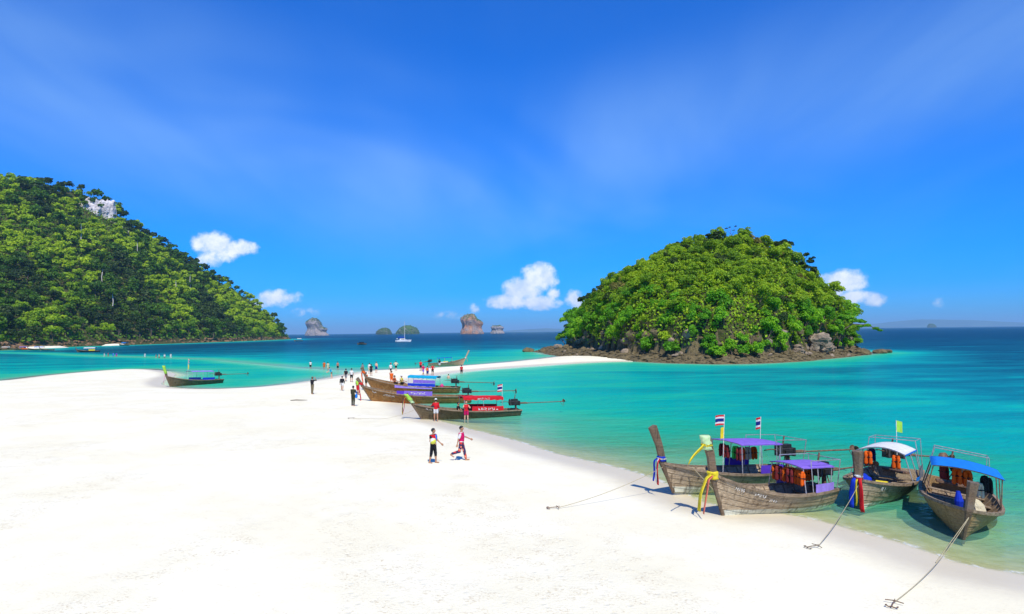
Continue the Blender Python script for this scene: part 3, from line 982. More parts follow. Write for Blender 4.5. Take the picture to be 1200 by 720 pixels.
# the rest of the forest is one mass
PR = {'light': P_HL, 'dark': P_HD, 'mid': P_HT}
for kind in ('light', 'mid', 'dark'):
    Vs, Fs, Ts, o = [], [], [], 0
    for (kd, k), items in stuff.items():
        if kd != kind:
            continue
        me = PR[kind][k][1]
        v = np.zeros(len(me.vertices) * 3)
        me.vertices.foreach_get('co', v)
        v = v.reshape(-1, 4, 3)
        t = np.zeros(len(me.polygons))
        me.attributes['tint'].data.foreach_get('value', t)
        for loc, s, a in items:
            sel = r.permutation(len(v))[:330]
            c, sn = math.cos(a), math.sin(a)
            q = v[sel].reshape(-1, 3)
            # a little larger leaf clumps stand for the ones dropped
            ctr = v[sel].mean(1).repeat(4, 0)
            q = ctr + (q - ctr) * 1.3
            q = np.stack([q[:, 0] * c - q[:, 1] * sn, q[:, 0] * sn + q[:, 1] * c, q[:, 2]], 1) * s + np.array(loc)
            Vs.append(q)
            Fs.append(np.arange(len(q)).reshape(-1, 4) + o)
            Ts.append(np.clip(t[sel] + r.uniform(-0.25, 0.25), 0, 1))
            o += len(q)
    if Vs:
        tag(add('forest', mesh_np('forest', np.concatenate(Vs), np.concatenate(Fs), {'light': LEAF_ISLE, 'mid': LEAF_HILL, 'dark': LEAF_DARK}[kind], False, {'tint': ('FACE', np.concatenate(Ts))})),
            {'light': 'yellowish green', 'mid': 'mid green', 'dark': 'dark green'}[kind] + ' forest covering the left hill', 'forest', kind='stuff')
SP, SN = sample_surface(hill_z, 150000, -760, -255, 300, 960, r, facing)
SP = SP[:60000] + SN[:60000] * r.uniform(0.5, 3.0, (len(SP[:60000]), 1))
V, F = leaves_np(SP, SN[:60000], 1.1, r, jit=0.9)
tag(add('undergrowth', mesh_np('hill_undergrowth', V, F, LEAF_HILL, False, {'tint': ('FACE', np.clip(r.normal(0.5, 0.22, len(F)), 0, 1))})),
    'low green scrub between the trees of the left hill', 'scrub', kind='stuff')


def zh(x, y):
    return float(hill_z(np.array([x]), np.array([y]))[0])


for k, (x, y) in enumerate(((-330, 550), (-352, 640), (-305, 520), (-330, 700), (-380, 600), (-316, 640))):
    plant('tall_tree', P_TALL[k % 2], (x, y, zh(x, y) + 1.0), (1, 1, (1.0, 1.15, 0.9, 1.0, 1.1, 0.9)[k]), k, 'tall tree with a bare pale trunk standing clear of the left hill forest', 'tall pale-trunked trees on the left hill')

# white cliff below the summit, brown rocks along the foot
for k, (x, y, z, size, lab) in enumerate(((-419.0, 684, 0, (19, 11, 17), 'white limestone cliff face just below the crest of the left hill'), (-396, 694, -6, (7, 6, 9), 'small grey rock face beside the white cliff on the left hill'))):
    rr = np.random.default_rng(31 + k)
    chunks = []
    for c in range(8):                       # buttresses side by side form one broken face
        cv, cf = layered_cliff(40 + c + 20 * k, np.array(size) * np.array([rr.uniform(0.24, 0.36), 0.55, rr.uniform(0.55, 1.0)]), 4)
        chunks.append((cv + np.array(size) * np.array([-0.75 + 1.5 * c / 7, rr.uniform(-0.2, 0.2), rr.uniform(-0.25, 0.12) - 0.25 * c / 7]), cf))
    V, F = join_np(chunks)
    tag(add('cliff', mesh_np('cliff', V, F, ROCK_WHITE, False), loc=(x, y, zh(x, y) + z + 2), rot=(0, 0, 0.5)), lab, 'cliff')
P, N = sample_surface(hill_z, 60000, -330, -240, 320, 940, r, lambda X, Y, Z, N: (Z > 0.1) & (Z < 3.4))
P = P[spaced(P, 3.2, r)][:900]
parts_v, parts_f, off = [], [], 0
BV, BF = rock_np(150, (1, 1, 0.7), 1, 0.5)
for p in P:
    s = r.uniform(1.0, 3.0)
    a = r.uniform(0, 6.28)
    M = np.array([[math.cos(a), -math.sin(a), 0], [math.sin(a), math.cos(a), 0], [0, 0, r.uniform(0.5, 1.0)]])
    parts_v.append(BV @ M.T * s + p)
    parts_f.append(BF + off)
    off += len(BV)
ROCK_BROWN = m_rock('brown_rock', (0.26, 0.15, 0.075), (0.17, 0.10, 0.05), (0.34, 0.24, 0.15), 0.2)
tag(add('rubble', mesh_np('hill_rubble', np.concatenate(parts_v), np.concatenate(parts_f), ROCK_BROWN, False)), 'brown rocks along the waterline of the left hill', 'rubble', kind='stuff')
# small beaches at the foot of the hill
for k, (cx, cy, a, b) in enumerate(((-272, 395, 7, 24), (-278, 478, 4, 15))):
    th = np.linspace(0, 2 * math.pi, 40, endpoint=False)
    V = [(cx, cy, 1.3)]
    F = []
    for j, (f, z) in enumerate(((0.6, 1.1), (1.0, -0.4))):
        for t in th:
            w = 1 + 0.12 * math.sin(3 * t + k) + 0.06 * math.sin(7 * t)
            V.append((cx + a * f * w * math.cos(t), cy + b * f * w * math.sin(t), z))
    for i in range(40):
        F.append((0, 1 + i, 1 + (i + 1) % 40))
        F.append((1 + i, 41 + i, 41 + (i + 1) % 40, 1 + (i + 1) % 40))
    tag(add('small_beach', mesh_np('small_beach', V, F, SAND, True)), ('pale sand cove at the foot of the left hill', 'narrow sand strip further along the foot of the left hill')[k], 'beach', kind='structure')

# ---------------------------------------------------------------- karst islets and hazy hills on the horizon
r = np.random.default_rng(121)


def karst(name, loc, w, h, seed, mat, label, lean=0.0, shoulder=0.0, green=0.85, dome=False, d=None):
    rr = np.random.default_rng(seed)
    nt, nz = 72, 26
    th = np.linspace(0, 2 * math.pi, nt, endpoint=False)
    V, F = [], []
    d = d or w * 0.8
    for j in range(nz + 1):
        t = j / nz
        for a in th:
            fl = 0.10 * vnoise(np.array([math.cos(a) * 3 + seed]), np.array([math.sin(a) * 3 + t * 1.5]), seed, 3)[0] + 0.05 * vnoise(np.array([math.cos(a) * 9]), np.array([math.sin(a) * 9 + t * 6]), seed + 2, 2)[0]
            if dome:
                prof = math.sqrt(max(0, 1 - t ** 2.2))
            else:
                prof = (1.0 - 0.10 * math.sin(t * 9 + seed)) * (1 if t < 0.72 else math.sqrt(max(0, 1 - ((t - 0.72) / 0.28) ** 2)) * 0.96 + 0.04 * (1 - t)) * (0.93 + 0.12 * (1 - t))
            rad = prof * (1 + fl * 1.6)
            x = math.cos(a) * rad * w / 2
            top = h * (1 - shoulder * sstep(0.05, 0.3, np.array(x / w))) if shoulder else h
            V.append((x + lean * t * w, math.sin(a) * rad * d / 2, float(t * top * (1 + 0.10 * vnoise(np.array([x / w * 5]), np.array([math.sin(a)]), seed + 7, 2)[0])) - 2))
    for j in range(nz):
        for i in range(nt):
            F.append((j * nt + i, j * nt + (i + 1) % nt, (j + 1) * nt + (i + 1) % nt, (j + 1) * nt + i))
    F.append(tuple(nz * nt + i for i in range(nt)))
    e = bpy.data.objects.new(name, None)
    COL.objects.link(e)
    e.location = loc
    tag(e, label, 'islet')
    V = np.array(V)
    add('rock', mesh_np(name + '_rock', V, F, mat, False), e)
    # forest on the ledges and the cap
    k = 5200
    j = rr.integers(int(nz * (0.05 if dome else 0.40)), nz, k)
    i = rr.integers(0, nt, k)
    C = V[j * nt + i] + rr.normal(size=(k, 3)) * w * 0.012
    t = j / nz
    m = rr.random(k) < (np.ones(k) if dome else np.clip((t - (1 - green * 0.42)) * 5, 0.015, 1))
    C = C[m]
    N = C - np.array([0, 0, h * 0.3])
    N /= np.linalg.norm(N, axis=1)[:, None]
    v, f = leaves_np(C + N * w * 0.008, N, w * 0.022, rr)
    add('greenery', mesh_np(name + '_greenery', v, f, LEAF_HILL, False, {'tint': ('FACE', np.clip(rr.normal(0.45, 0.2, len(f)), 0, 1))}), e)
    return e


karst('karst_islet', (-743, 2600, 0), 76, 68, 4, ROCK_KARST_GREY, 'grey sheer-sided rock islet by the tip of the left hill', lean=-0.03, shoulder=0.45, green=0.6)
karst('karst_islet', (-657, 3500, 0), 74, 36, 11, ROCK_KARST_GREY, 'low green islet on the horizon left of the sailboat', dome=True)
karst('karst_islet', (-565, 3700, 0), 122, 46, 15, ROCK_KARST_GREY, 'wider low green islet on the horizon behind the sailboat mast', dome=True)
karst('karst_islet', (-145, 2500, 0), 74, 76, 23, ROCK_KARST, 'tall orange brown rock islet on the horizon', lean=-0.02, shoulder=0.22, green=0.7)
karst('karst_islet', (-55, 2550, 0), 46, 33, 29, ROCK_KARST_GREY, 'small grey rock islet beside the tall orange one', green=0.4)
karst('karst_islet', (4297, 7000, 0), 84, 42, 37, ROCK_KARST_GREY, 'tiny dark islet below the hazy range on the horizon', dome=True)


MOUNT = m_plain('distant_hill', (0.07, 0.10, 0.05), 0.95, 0.05, 0.4, 0.002)


def far_hills(pts, y, depth, label):
    """low range: profile (x, height) along it, rounded across"""
    xs = np.linspace(pts[0][0], pts[-1][0], 160)
    hs = np.interp(xs, [p[0] for p in pts], [p[1] for p in pts])
    hs = hs * (1 + 0.16 * vnoise(xs / 700.0, xs * 0, 5, 4)) * np.clip(hs / 20.0, 0, 1)
    V, F, m = [], [], 9
    for x, h in zip(xs, hs):
        for k in range(m):
            u = k / (m - 1)
            V.append((x, y + (u - 0.5) * depth, max(h, 0) * math.sin(u * math.pi) ** 0.8 - 3))
    for i in range(len(xs) - 1):
        for k in range(m - 1):
            F.append((i * m + k, (i + 1) * m + k, (i + 1) * m + k + 1, i * m + k + 1))
    tag(add('far_hills', mesh_np('far_hills', V, F, MOUNT, True)), label, 'hills', kind='structure')


far_hills([(-700, 0), (-380, 30), (0, 55), (490, 90), (990, 110), (1490, 80), (3000, 60), (4200, 0)], 20000, 2500, 'pale blue range on the horizon beside the forested islet')
far_hills([(9500, 0), (10230, 95), (10979, 150), (11978, 255), (12477, 225), (13476, 185), (14474, 120), (15223, 100), (17470, 70), (21000, 0)], 20000, 4000, 'pale blue hazy range along the horizon of the open sea')


# ---------------------------------------------------------------- longtail boats
def m_wood(name, c1, c2, c3, band=None, band_z=0.3, band_c=(0.5, 0.5, 0.42)):
    """weathered planks: grain along the boat, stains running down, and the painted or slimed band at the bottom of the hull"""
    m, g = new_mat(name)
    pos = g('ShaderNodeTexCoord').outputs['Object']
    grain = g.noise(g.scale(pos, (0.9, 9, 16)), 2.2, 5, 0.65, 0.3)
    blot = g.noise(g.scale(pos, (1.0, 1.0, 1.6)), 1.7, 4, 0.6)
    drip = g.noise(g.scale(pos, (3.2, 1.5, 0.5)), 2.4, 4, 0.6)
    col = g.mix(g.mrange(grain, 0.32, 0.68), c2, c1)
    col = g.mix(g.math('MULTIPLY', g.mrange(blot, 0.45, 0.72), 0.65), col, c3)
    col = g.mix(g.math('MULTIPLY', g.mrange(drip, 0.50, 0.72), 0.7), col, tuple(v * 0.5 for v in c2))
    if band:
        z = g('ShaderNodeSeparateXYZ', {0: pos}).outputs[2]
        zz = g.math('ADD', z, g.math('MULTIPLY', g.math('SUBTRACT', blot, 0.5), 0.10))
        f = g.mrange(zz, band_z - 0.02, band_z + 0.02, 1.0, 0.0)
        bc = g.mix(g.mrange(drip, 0.42, 0.66), band_c, tuple(v * 0.42 for v in band_c))
        col = g.mix(g.math('MULTIPLY', f, 0.88), col, bc)
    b = g('ShaderNodeBsdfPrincipled', {'Base Color': col, 'Roughness': 0.78, 'Specular IOR Level': 0.22, 'Normal': g.bump(grain, 0.5, 0.012)})
    g('ShaderNodeOutputMaterial', {0: b})
    return m


WOOD_GREY = m_wood('weathered_wood', (0.52, 0.41, 0.265), (0.20, 0.14, 0.082), (0.38, 0.31, 0.21), True, 0.30, (0.60, 0.62, 0.50))
WOOD_BROWN = m_wood('brown_wood', (0.40, 0.26, 0.115), (0.19, 0.12, 0.055), (0.26, 0.20, 0.12), True, 0.16, (0.16, 0.17, 0.08))
WOOD_RED = m_wood('varnished_wood', (0.36, 0.18, 0.05), (0.15, 0.07, 0.022), (0.36, 0.22, 0.085), True, 0.24, (0.50, 0.15, 0.03))
WOOD_OLIVE = m_wood('olive_wood', (0.17, 0.125, 0.065), (0.085, 0.065, 0.035), (0.15, 0.135, 0.085), True, 0.14, (0.17, 0.15, 0.07))
WOOD_PALE = m_wood('pale_wood', (0.48, 0.38, 0.24), (0.26, 0.20, 0.12), (0.36, 0.31, 0.22), True, 0.16, (0.16, 0.16, 0.10))
WOOD_DECK = m_wood('deck_wood', (0.34, 0.255, 0.165), (0.16, 0.115, 0.07), (0.10, 0.075, 0.05))
WOOD_POST = m_wood('post_wood', (0.20, 0.14, 0.085), (0.10, 0.07, 0.045), (0.17, 0.145, 0.11))
METAL = m_plain('galvanised_tube', (0.48, 0.47, 0.45), 0.45, 0.5, 0.25, 12, metal=0.6)
RUST = m_plain('rusty_steel', (0.20, 0.12, 0.075), 0.8, 0.3, 0.5, 9, 0.3, metal=0.2)
BLACK = m_plain('greasy_black', (0.018, 0.018, 0.017), 0.55, 0.4, 0.5, 9, 0.2)
DARKGREY = m_plain('dark_iron', (0.055, 0.055, 0.052), 0.6, 0.4, 0.4, 9)
ROPE = m_plain('rope', (0.42, 0.36, 0.22), 0.9, 0.1, 0.3, 40, 0.4)
C = {}


def cloth(name, c, rough=0.75):
    if name not in C:
        m, g = new_mat('cloth_' + name)
        pos = g('ShaderNodeTexCoord').outputs['Object']
        n = g.noise(pos, 5.0, 4, 0.6)
        col = g.mix(g.mrange(n, 0.3, 0.7), tuple(v * 0.82 for v in c), c)
        d = g('ShaderNodeBsdfPrincipled', {'Base Color': col, 'Roughness': rough, 'Specular IOR Level': 0.15, 'Normal': g.bump(n, 0.35, 0.03)})
        t = g('ShaderNodeBsdfTranslucent', {0: col})
        g('ShaderNodeOutputMaterial', {0: g('ShaderNodeMixShader', {0: 0.18, 1: d, 2: t})})
        C[name] = m
    return C[name]


PURPLE = cloth('purple', (0.27, 0.16, 0.66))
VIOLET = cloth('violet', (0.12, 0.05, 0.55))
LILAC = cloth('lilac', (0.38, 0.26, 0.78))
BLUE = cloth('blue', (0.015, 0.24, 0.80))
NAVY = cloth('navy', (0.012, 0.03, 0.22))
ROYAL = cloth('royal', (0.012, 0.05, 0.55))
CYAN = cloth('cyan', (0.01, 0.45, 0.68))
WHITE = cloth('white', (0.80, 0.80, 0.77))
RED = cloth('red', (0.72, 0.02, 0.03))
MAROON = cloth('maroon', (0.22, 0.03, 0.03))
ORANGE = cloth('orange', (0.85, 0.14, 0.012))
YELLOW = cloth('yellow', (0.85, 0.70, 0.04))
LIME = cloth('lime', (0.45, 0.80, 0.10))
MINT = cloth('mint', (0.60, 0.85, 0.45))
GREEN = cloth('green', (0.05, 0.55, 0.06))
PINK = cloth('pink', (0.80, 0.06, 0.25))
MAGENTA = cloth('magenta', (0.70, 0.015, 0.14))
CHARCOAL = cloth('charcoal', (0.022, 0.022, 0.026))
OLIVE = cloth('olive', (0.055, 0.055, 0.028))
KHAKI = cloth('khaki', (0.22, 0.18, 0.10))
GREYC = cloth('grey', (0.25, 0.25, 0.26))
CREAM = cloth('cream', (0.75, 0.66, 0.42))


class MB:
    """collects boxes, tubes and sheets, then becomes ONE mesh object"""
    def __init__(self):
        self.p = []

    def add(self, V, F):
        self.p.append((np.asarray(V, float), [tuple(f) for f in F]))
        return self

    def box(self, c, s, rot=None, bev=0.12):
        """box with chamfered edges: centre, size, rotation matrix"""
        b = min(s) * bev
        h = np.array(s) / 2.0
        V, idx = [], {}
        for sx in (-1, 1):
            for sy in (-1, 1):
                for sz in (-1, 1):
                    for ax in range(3):
                        v = np.array([sx, sy, sz]) * (h - b)
                        v[ax] = (sx, sy, sz)[ax] * h[ax]
                        idx[(sx, sy, sz, ax)] = len(V)
                        V.append(v)
        F = []
        for ax in range(3):
            o1, o2 = (ax + 1) % 3, (ax + 2) % 3
            for sg in (-1, 1):
                q = []
                for a, bb in ((-1, -1), (1, -1), (1, 1), (-1, 1)):
                    s3 = [0, 0, 0]
                    s3[ax], s3[o1], s3[o2] = sg, a, bb
                    q.append(idx[(*s3, ax)])
                F.append(q if sg > 0 else q[::-1])
        for ax in range(3):                        # chamfers along axis ax
            o1, o2 = (ax + 1) % 3, (ax + 2) % 3
            for a in (-1, 1):
                for bb in (-1, 1):
                    def k(e, w):
                        s3 = [0, 0, 0]
                        s3[ax], s3[o1], s3[o2] = e, a, bb
                        return idx[(*s3, w)]
                    q = [k(-1, o1), k(1, o1), k(1, o2), k(-1, o2)]
                    F.append(q if a * bb < 0 else q[::-1])
        for sx in (-1, 1):
            for sy in (-1, 1):
                for sz in (-1, 1):
                    q = [idx[(sx, sy, sz, k)] for k in range(3)]
                    F.append(q if sx * sy * sz > 0 else q[::-1])
        V = np.array(V)
        if rot is not None:
            V = V @ np.array(rot.to_3x3()).T
        return self.add(V + np.array(c), F)

    def tube(self, P, r, seg=8):
        return self.add(*tube_np(P, r, seg))

    def ring(self, c, R0, r0, axis='z', seg=20, s2=6):
        V, F = [], []
        for i in range(seg):
            a = 2 * math.pi * i / seg
            for k in range(s2):
                b = 2 * math.pi * k / s2
                q = ((R0 + r0 * math.cos(b)) * math.cos(a), (R0 + r0 * math.cos(b)) * math.sin(a), r0 * math.sin(b))
                q = q if axis == 'z' else ((q[2], q[0], q[1]) if axis == 'x' else (q[0], q[2], q[1]))
                V.append(np.array(q) + np.array(c))
        for i in range(seg):
            for k in range(s2):
                F.append((i * s2 + k, i * s2 + (k + 1) % s2, ((i + 1) % seg) * s2 + (k + 1) % s2, ((i + 1) % seg) * s2 + k))
        return self.add(V, F)

    def sphere(self, c, s, sub=2):
        V, F = ICO[sub]
        return self.add(V * np.array(s) + np.array(c), F)

    def sheet(self, P, th=0.012):
        """thick sheet from a grid of points (n, m, 3)"""
        P = np.asarray(P, float)
        n, m, _ = P.shape
        du = np.gradient(P, axis=0)
        dv = np.gradient(P, axis=1)
        N = np.cross(du, dv)
        N /= np.linalg.norm(N, axis=2)[..., None] + 1e-9
        V = np.concatenate([(P + N * th / 2).reshape(-1, 3), (P - N * th / 2).reshape(-1, 3)])
        k, o = n * m, []
        for i in range(n - 1):
            for j in range(m - 1):
                a, b, c, d = i * m + j, (i + 1) * m + j, (i + 1) * m + j + 1, i * m + j + 1
                o.append((a, b, c, d))
                o.append((a + k, d + k, c + k, b + k))
        edge = [i * m for i in range(n)] + [(n - 1) * m + j for j in range(1, m)] + [i * m + m - 1 for i in range(n - 2, -1, -1)] + [j for j in range(m - 2, 0, -1)]
        for a, b in zip(edge, edge[1:] + edge[:1]):
            o.append((b, a, a + k, b + k))
        return self.add(V, o)

    def build(self, name, mat, parent=None, smooth=False):
        V, F = join_np(self.p)
        return add(name, mesh_np(name, V, F, mat, smooth), parent)


def ribbon_pts(path, width, side=(0, 1, 0), n=12, flutter=0.03, seed=0):
    """grid of points for a strip of cloth along a path"""
    path = np.asarray(path, float)
    t = np.linspace(0, 1, len(path))
    u = np.linspace(0, 1, n)
    P = np.stack([np.interp(u, t, path[:, k]) for k in range(3)], 1)
    side = np.asarray(side, float)
    side /= np.linalg.norm(side)
    out = []
    for i, p in enumerate(P):
        f = flutter * math.sin(u[i] * 9 + seed) * u[i]
        row = []
        for w in (-0.5, -0.17, 0.17, 0.5):
            row.append(p + side * width * w * (1 + 0.15 * math.sin(5 * u[i] + seed)) + np.array([f + 0.3 * width * (w * w) * math.sin(seed + 7 * u[i]), f * 0.6, 0]))
        out.append(row)
    return np.array(out)


class Hull:
    def __init__(self, L, beam, depth, bow_rise, rake, stern_w=0.62, full=2.2):
        self.L, self.B, self.D, self.rise, self.rk, self.sw, self.full = L, beam / 2, depth, bow_rise, rake, stern_w, full

    def beam(self, t):
        fore = 1 - max(0, (t - 0.42) / 0.58) ** self.full
        aft = self.sw + (1 - self.sw) * math.sin(min(1, t / 0.42) * math.pi / 2)
        return self.B * max(fore, 0.0) * aft + 0.035

    def sheer(self, t):
        return self.D * (1 + 0.10 * (1 - t) ** 2) + self.rise * max(0, (t - 0.3) / 0.7) ** 2.3

    def keel(self, t):
        return 0.03 * (1 - t) + 0.10 * max(0, (t - 0.72) / 0.28) ** 2 + 0.10 * max(0, (0.25 - t) / 0.25) ** 2

    def pt(self, t, u, side=1, off=0.0):
        xk = -self.L / 2 + t * (self.L - self.rk) + 0.12 * (1 - t)
        xs = -self.L / 2 + t * self.L
        e = 0.42 + 0.5 * t ** 3
        y = self.beam(t) * u ** e
        z = self.keel(t) + (self.sheer(t) - self.keel(t)) * (u ** (1.25 - 0.2 * t))
        return np.array([xk + (xs - xk) * u, side * (y + off), z - off * (1 - u) * 0.7])


def strokes(n, size, mat, parent, M, name='lettering'):
    """painted letters too worn and small to read: n characters of short brush strokes"""
    rr = random.Random(n * 31 + int(size * 997))
    mb = MB()
    w = size * 0.62
    for i in range(n):
        x0 = (i - (n - 1) / 2) * w * 1.12
        nodes = [(x0 + (a - 1) * w * 0.36, (b - 1) * size * 0.36) for a in range(3) for b in range(3)]
        for _ in range(3):
            a, b = rr.sample(nodes, 2)
            c = ((a[0] + b[0]) / 2, (a[1] + b[1]) / 2, 0.002)
            ln = math.hypot(b[0] - a[0], b[1] - a[1])
            mb.box(c, (ln, size * 0.13, 0.006), Matrix.Rotation(math.atan2(b[1] - a[1], b[0] - a[0]), 4, 'Z'))
    o = mb.build(name, mat, parent)
    o.matrix_local = M
    return o


def lettering(text, size, mat, parent, M, name='lettering'):
    if isinstance(text, int):
        return strokes(text, size, mat, parent, M, name)
    cu = bpy.data.curves.new(name, 'FONT')
    cu.body = text
    cu.size = size
    cu.extrude = 0.004
    cu.align_x = 'CENTER'
    cu.align_y = 'CENTER'
    cu.materials.append(mat)
    tmp = bpy.data.objects.new(name, cu)
    COL.objects.link(tmp)
    bpy.context.view_layer.update()
    me = bpy.data.meshes.new_from_object(tmp.evaluated_get(bpy.context.evaluated_depsgraph_get()))
    bpy.data.objects.remove(tmp)
    o = add(name, me, parent)
    o.matrix_local = M
    return o


def frame(o, xa, ya):
    """matrix with origin o, x along xa, y near ya"""
    xa = Vector(xa).normalized()
    za = xa.cross(Vector(ya)).normalized()
    yv = za.cross(xa)
    M = Matrix((xa, yv, za)).transposed().to_4x4()
    M.translation = Vector(o)
    return M


PAINT_WHITE = m_plain('white_paint', (0.72, 0.70, 0.64), 0.6, 0.3, 0.3, 9)


def longtail(name, bow, heading, S, label, group):
    """S: dict of the boat's look. Local axes: x forward, z up, origin amidships at the keel."""
    L = S['L']
    root = bpy.data.objects.new(name, None)
    root.empty_display_size = 0.5
    COL.objects.link(root)
    tag(root, label, 'boat', group)
    h = Hull(L, S['beam'], S['depth'], S.get('rise', 0.5), S.get('rake', 0.45), S.get('sw', 0.62), S.get('full', 2.2))
    lite = S.get('lite', False)
    wood = S['wood']
    TS = np.linspace(0, 1, 13 if lite else 19)
    # inner shell with transom and keel
    nu = 7
    mb = MB()
    for sd in (1, -1):
        P = np.array([[h.pt(t, u, sd, -0.0) for u in np.linspace(0, 1, nu)] for t in TS])
        mb.sheet(P if sd < 0 else P[:, ::-1], 0.03)
    tr = [h.pt(0, u, 1) for u in np.linspace(0, 1, nu)] + [h.pt(0, u, -1) for u in np.linspace(1, 0, nu)]
    tr2 = [p + np.array([0.05, 0, 0]) for p in tr]
    n = len(tr)
    mb.add(tr + tr2, [tuple(range(n)), tuple(range(2 * n - 1, n - 1, -1))] + [(i, i + n, (i + 1) % n + n, (i + 1) % n) for i in range(n)])
    kl = [h.pt(t, 0, 1) + np.array([0, -0.035, -0.03]) for t in TS]
    mb.tube(kl, 0.05, 6)
    hull = mb.build('hull', wood, root)
    # strakes: the planks of each side, lapped
    if not lite:
        ns = 6
        for sd in (1, -1):
            for i in range(ns):
                u0, u1 = i / ns + 0.012, (i + 1) / ns
                rows = [[h.pt(t, u0, sd, 0.028), h.pt(t, (u0 + u1) / 2, sd, 0.022), h.pt(t, u1, sd, 0.016)] for t in TS[::2]]
                P = np.array(rows)
                MB().sheet(P if sd < 0 else P[:, ::-1], 0.022).build('plank', wood, hull)
    # gunwales
    for sd in (1, -1):
        P = [h.pt(t, 1, sd) for t in TS]
        mb = MB()
        g0 = np.array([[p + np.array([0, sd * a, b]) for a, b in ((0.06, -0.07), (0.06, 0.02), (-0.05, 0.02), (-0.05, -0.05))] for p in P])
        V = g0.reshape(-1, 3)
        F = []
        for i in range(len(P) - 1):
            for k in range(4):
                q = (i * 4 + k, i * 4 + (k + 1) % 4, (i + 1) * 4 + (k + 1) % 4, (i + 1) * 4 + k)
                F.append(q if sd < 0 else q[::-1])
        F += [(0, 1, 2, 3), tuple((len(P) - 1) * 4 + k for k in (3, 2, 1, 0))]
        mb.add(V, F).build('gunwale', S.get('rail', WOOD_DECK), root)
    # stem post rising into the prow
    b0 = h.pt(1, 0, 1) * np.array([1, 0, 1])
    b1 = h.pt(1, 1, 1) * np.array([1, 0, 1])
    ph = S['prow']                                   # height of the prow top above the keel
    dirn = (b1 - b0) / np.linalg.norm(b1 - b0)
    lean = S.get('prow_lean', 0.16)
    top = b1 + np.array([(ph - b1[2]) * lean, 0, ph - b1[2]])
    mid = (b1 + top) / 2 + np.array([S.get('prow_curve', 0.0), 0, 0])
    path = [b0 + np.array([0.03, 0, -0.04]), (b0 + b1) / 2 + np.array([0.05, 0, 0]), b1 + np.array([0.02, 0, 0]), mid, top]
    V, F = [], []
    wd = S.get('prow_w', 0.085)
    for p, (a, w) in zip(path, ((0.06, 0.04), (0.075, 0.05), (0.13, wd), (0.125, wd * 1.1), (0.15, wd * 1.35))):
        t = dirn if p is not top else (top - mid) / np.linalg.norm(top - mid)
        nx = np.array([t[2], 0, -t[0]])
        for sx, sy in ((1, 0.55), (0.55, 1), (-1, 1), (-1, -1), (0.55, -1), (1, -0.55)):
            V.append(p + nx * a * sx + np.array([0, w * sy, 0]))
    for i in range(4):
        for k in range(6):
            F.append((i * 6 + k, i * 6 + (k + 1) % 6, (i + 1) * 6 + (k + 1) % 6, (i + 1) * 6 + k))
    F += [tuple(range(5, -1, -1)), tuple(24 + k for k in range(6))]
    F = [f[::-1] for f in F]
    post = MB().add(V, F).build('prow', S.get('post', WOOD_POST), root)
    # bow deck, ribs, floor boards and thwarts
    zf = 0.26
    tb = [0.80, 0.86, 0.92, 0.975]
    P = np.array([[h.pt(t, 0.9, 1) - [0, 0.02, 0.02], h.pt(t, 0.9, 1) * [1, 0, 1] + [0, 0, 0.02], h.pt(t, 0.9, -1) + [0, 0.02, -0.02]] for t in tb])
    MB().sheet(P[:, ::-1], 0.03).build('bow_deck', WOOD_DECK, root)
    if not lite:
        for t in np.linspace(0.08, 0.76, 9):
            mb = MB()
            mb.tube([h.pt(t, u, 1, -0.03) for u in (0.98, 0.8, 0.6, 0.35, 0.12)] + [h.pt(t, u, -1, -0.03) for u in (0.12, 0.35, 0.6, 0.8, 0.98)], 0.028, 5)
            mb.build('rib', WOOD_DECK, root)
    nb = 3 if lite else 7
    tf = np.linspace(0.03, 0.80, 9)
    uf = [0.50 + 0.16 * max(0, t - 0.45) for t in tf]
    for k in range(nb):
        P = []
        for t, u in zip(tf, uf):
            e = h.pt(t, u, 1)
            w = e[1] * 0.97
            y0, y1 = -w + 2 * w * (k + 0.03) / nb, -w + 2 * w * (k + 0.97) / nb
            P.append([(e[0], y0, e[2]), (e[0], y1, e[2])])
        MB().sheet(np.array(P), 0.03).build('deck_board', WOOD_DECK, root)
    for t in (0.16, 0.36, 0.56, 0.72) if not lite else (0.2, 0.5):
        a, b = h.pt(t, 0.72, 1), h.pt(t, 0.72, -1)
        MB().box((a[0], 0, a[2]), (0.26, (a[1] - b[1]) * 0.98, 0.035)).build('thwart', WOOD_DECK, root)
    # canopy on posts
    cn = S.get('canopy')
    if cn:
        xa, xb, zc, wc, arch, mt = cn['x0'], cn['x1'], cn['z'], cn['w'] / 2, cn.get('arch', 0.06), cn['mat']
        for xx in (xa + 0.08, xb - 0.08) if lite else (xa + 0.08, (xa + xb) / 2, xb - 0.08):
            t = (xx + L / 2) / L
            for sd in (1, -1):
                e = h.pt(t, 1, sd)
                MB().tube([(e[0], e[1] - sd * 0.03, e[2] - 0.05), (xx, sd * (wc - 0.04), zc - 0.02)], 0.02, 6).build('canopy_post', cn.get('post', METAL), root)
        mb = MB()
        for sd in (1, -1):
            mb.tube([(xa, sd * (wc - 0.03), zc - 0.03), (xb, sd * (wc - 0.03), zc - 0.03)], 0.016, 6)
        for xx in np.linspace(xa + 0.02, xb - 0.02, 4):
            mb.tube([(xx, y, zc - 0.03 + arch * (1 - (y / wc) ** 2)) for y in np.linspace(-wc + 0.03, wc - 0.03, 7)], 0.014, 6)
        mb.build('canopy_frame', cn.get('post', METAL), root)
        sag = 0.018
        P = np.array([[(x, y, zc + arch * (1 - (y / wc) ** 2) - sag * abs(math.sin((x - xa) / (xb - xa) * 3 * math.pi)) * (1 - (y / wc) ** 2)) for y in np.linspace(-wc, wc, 11)] for x in np.linspace(xa, xb, 16)])
        roof = MB().sheet(P, 0.02).build('canopy', mt, root, True)
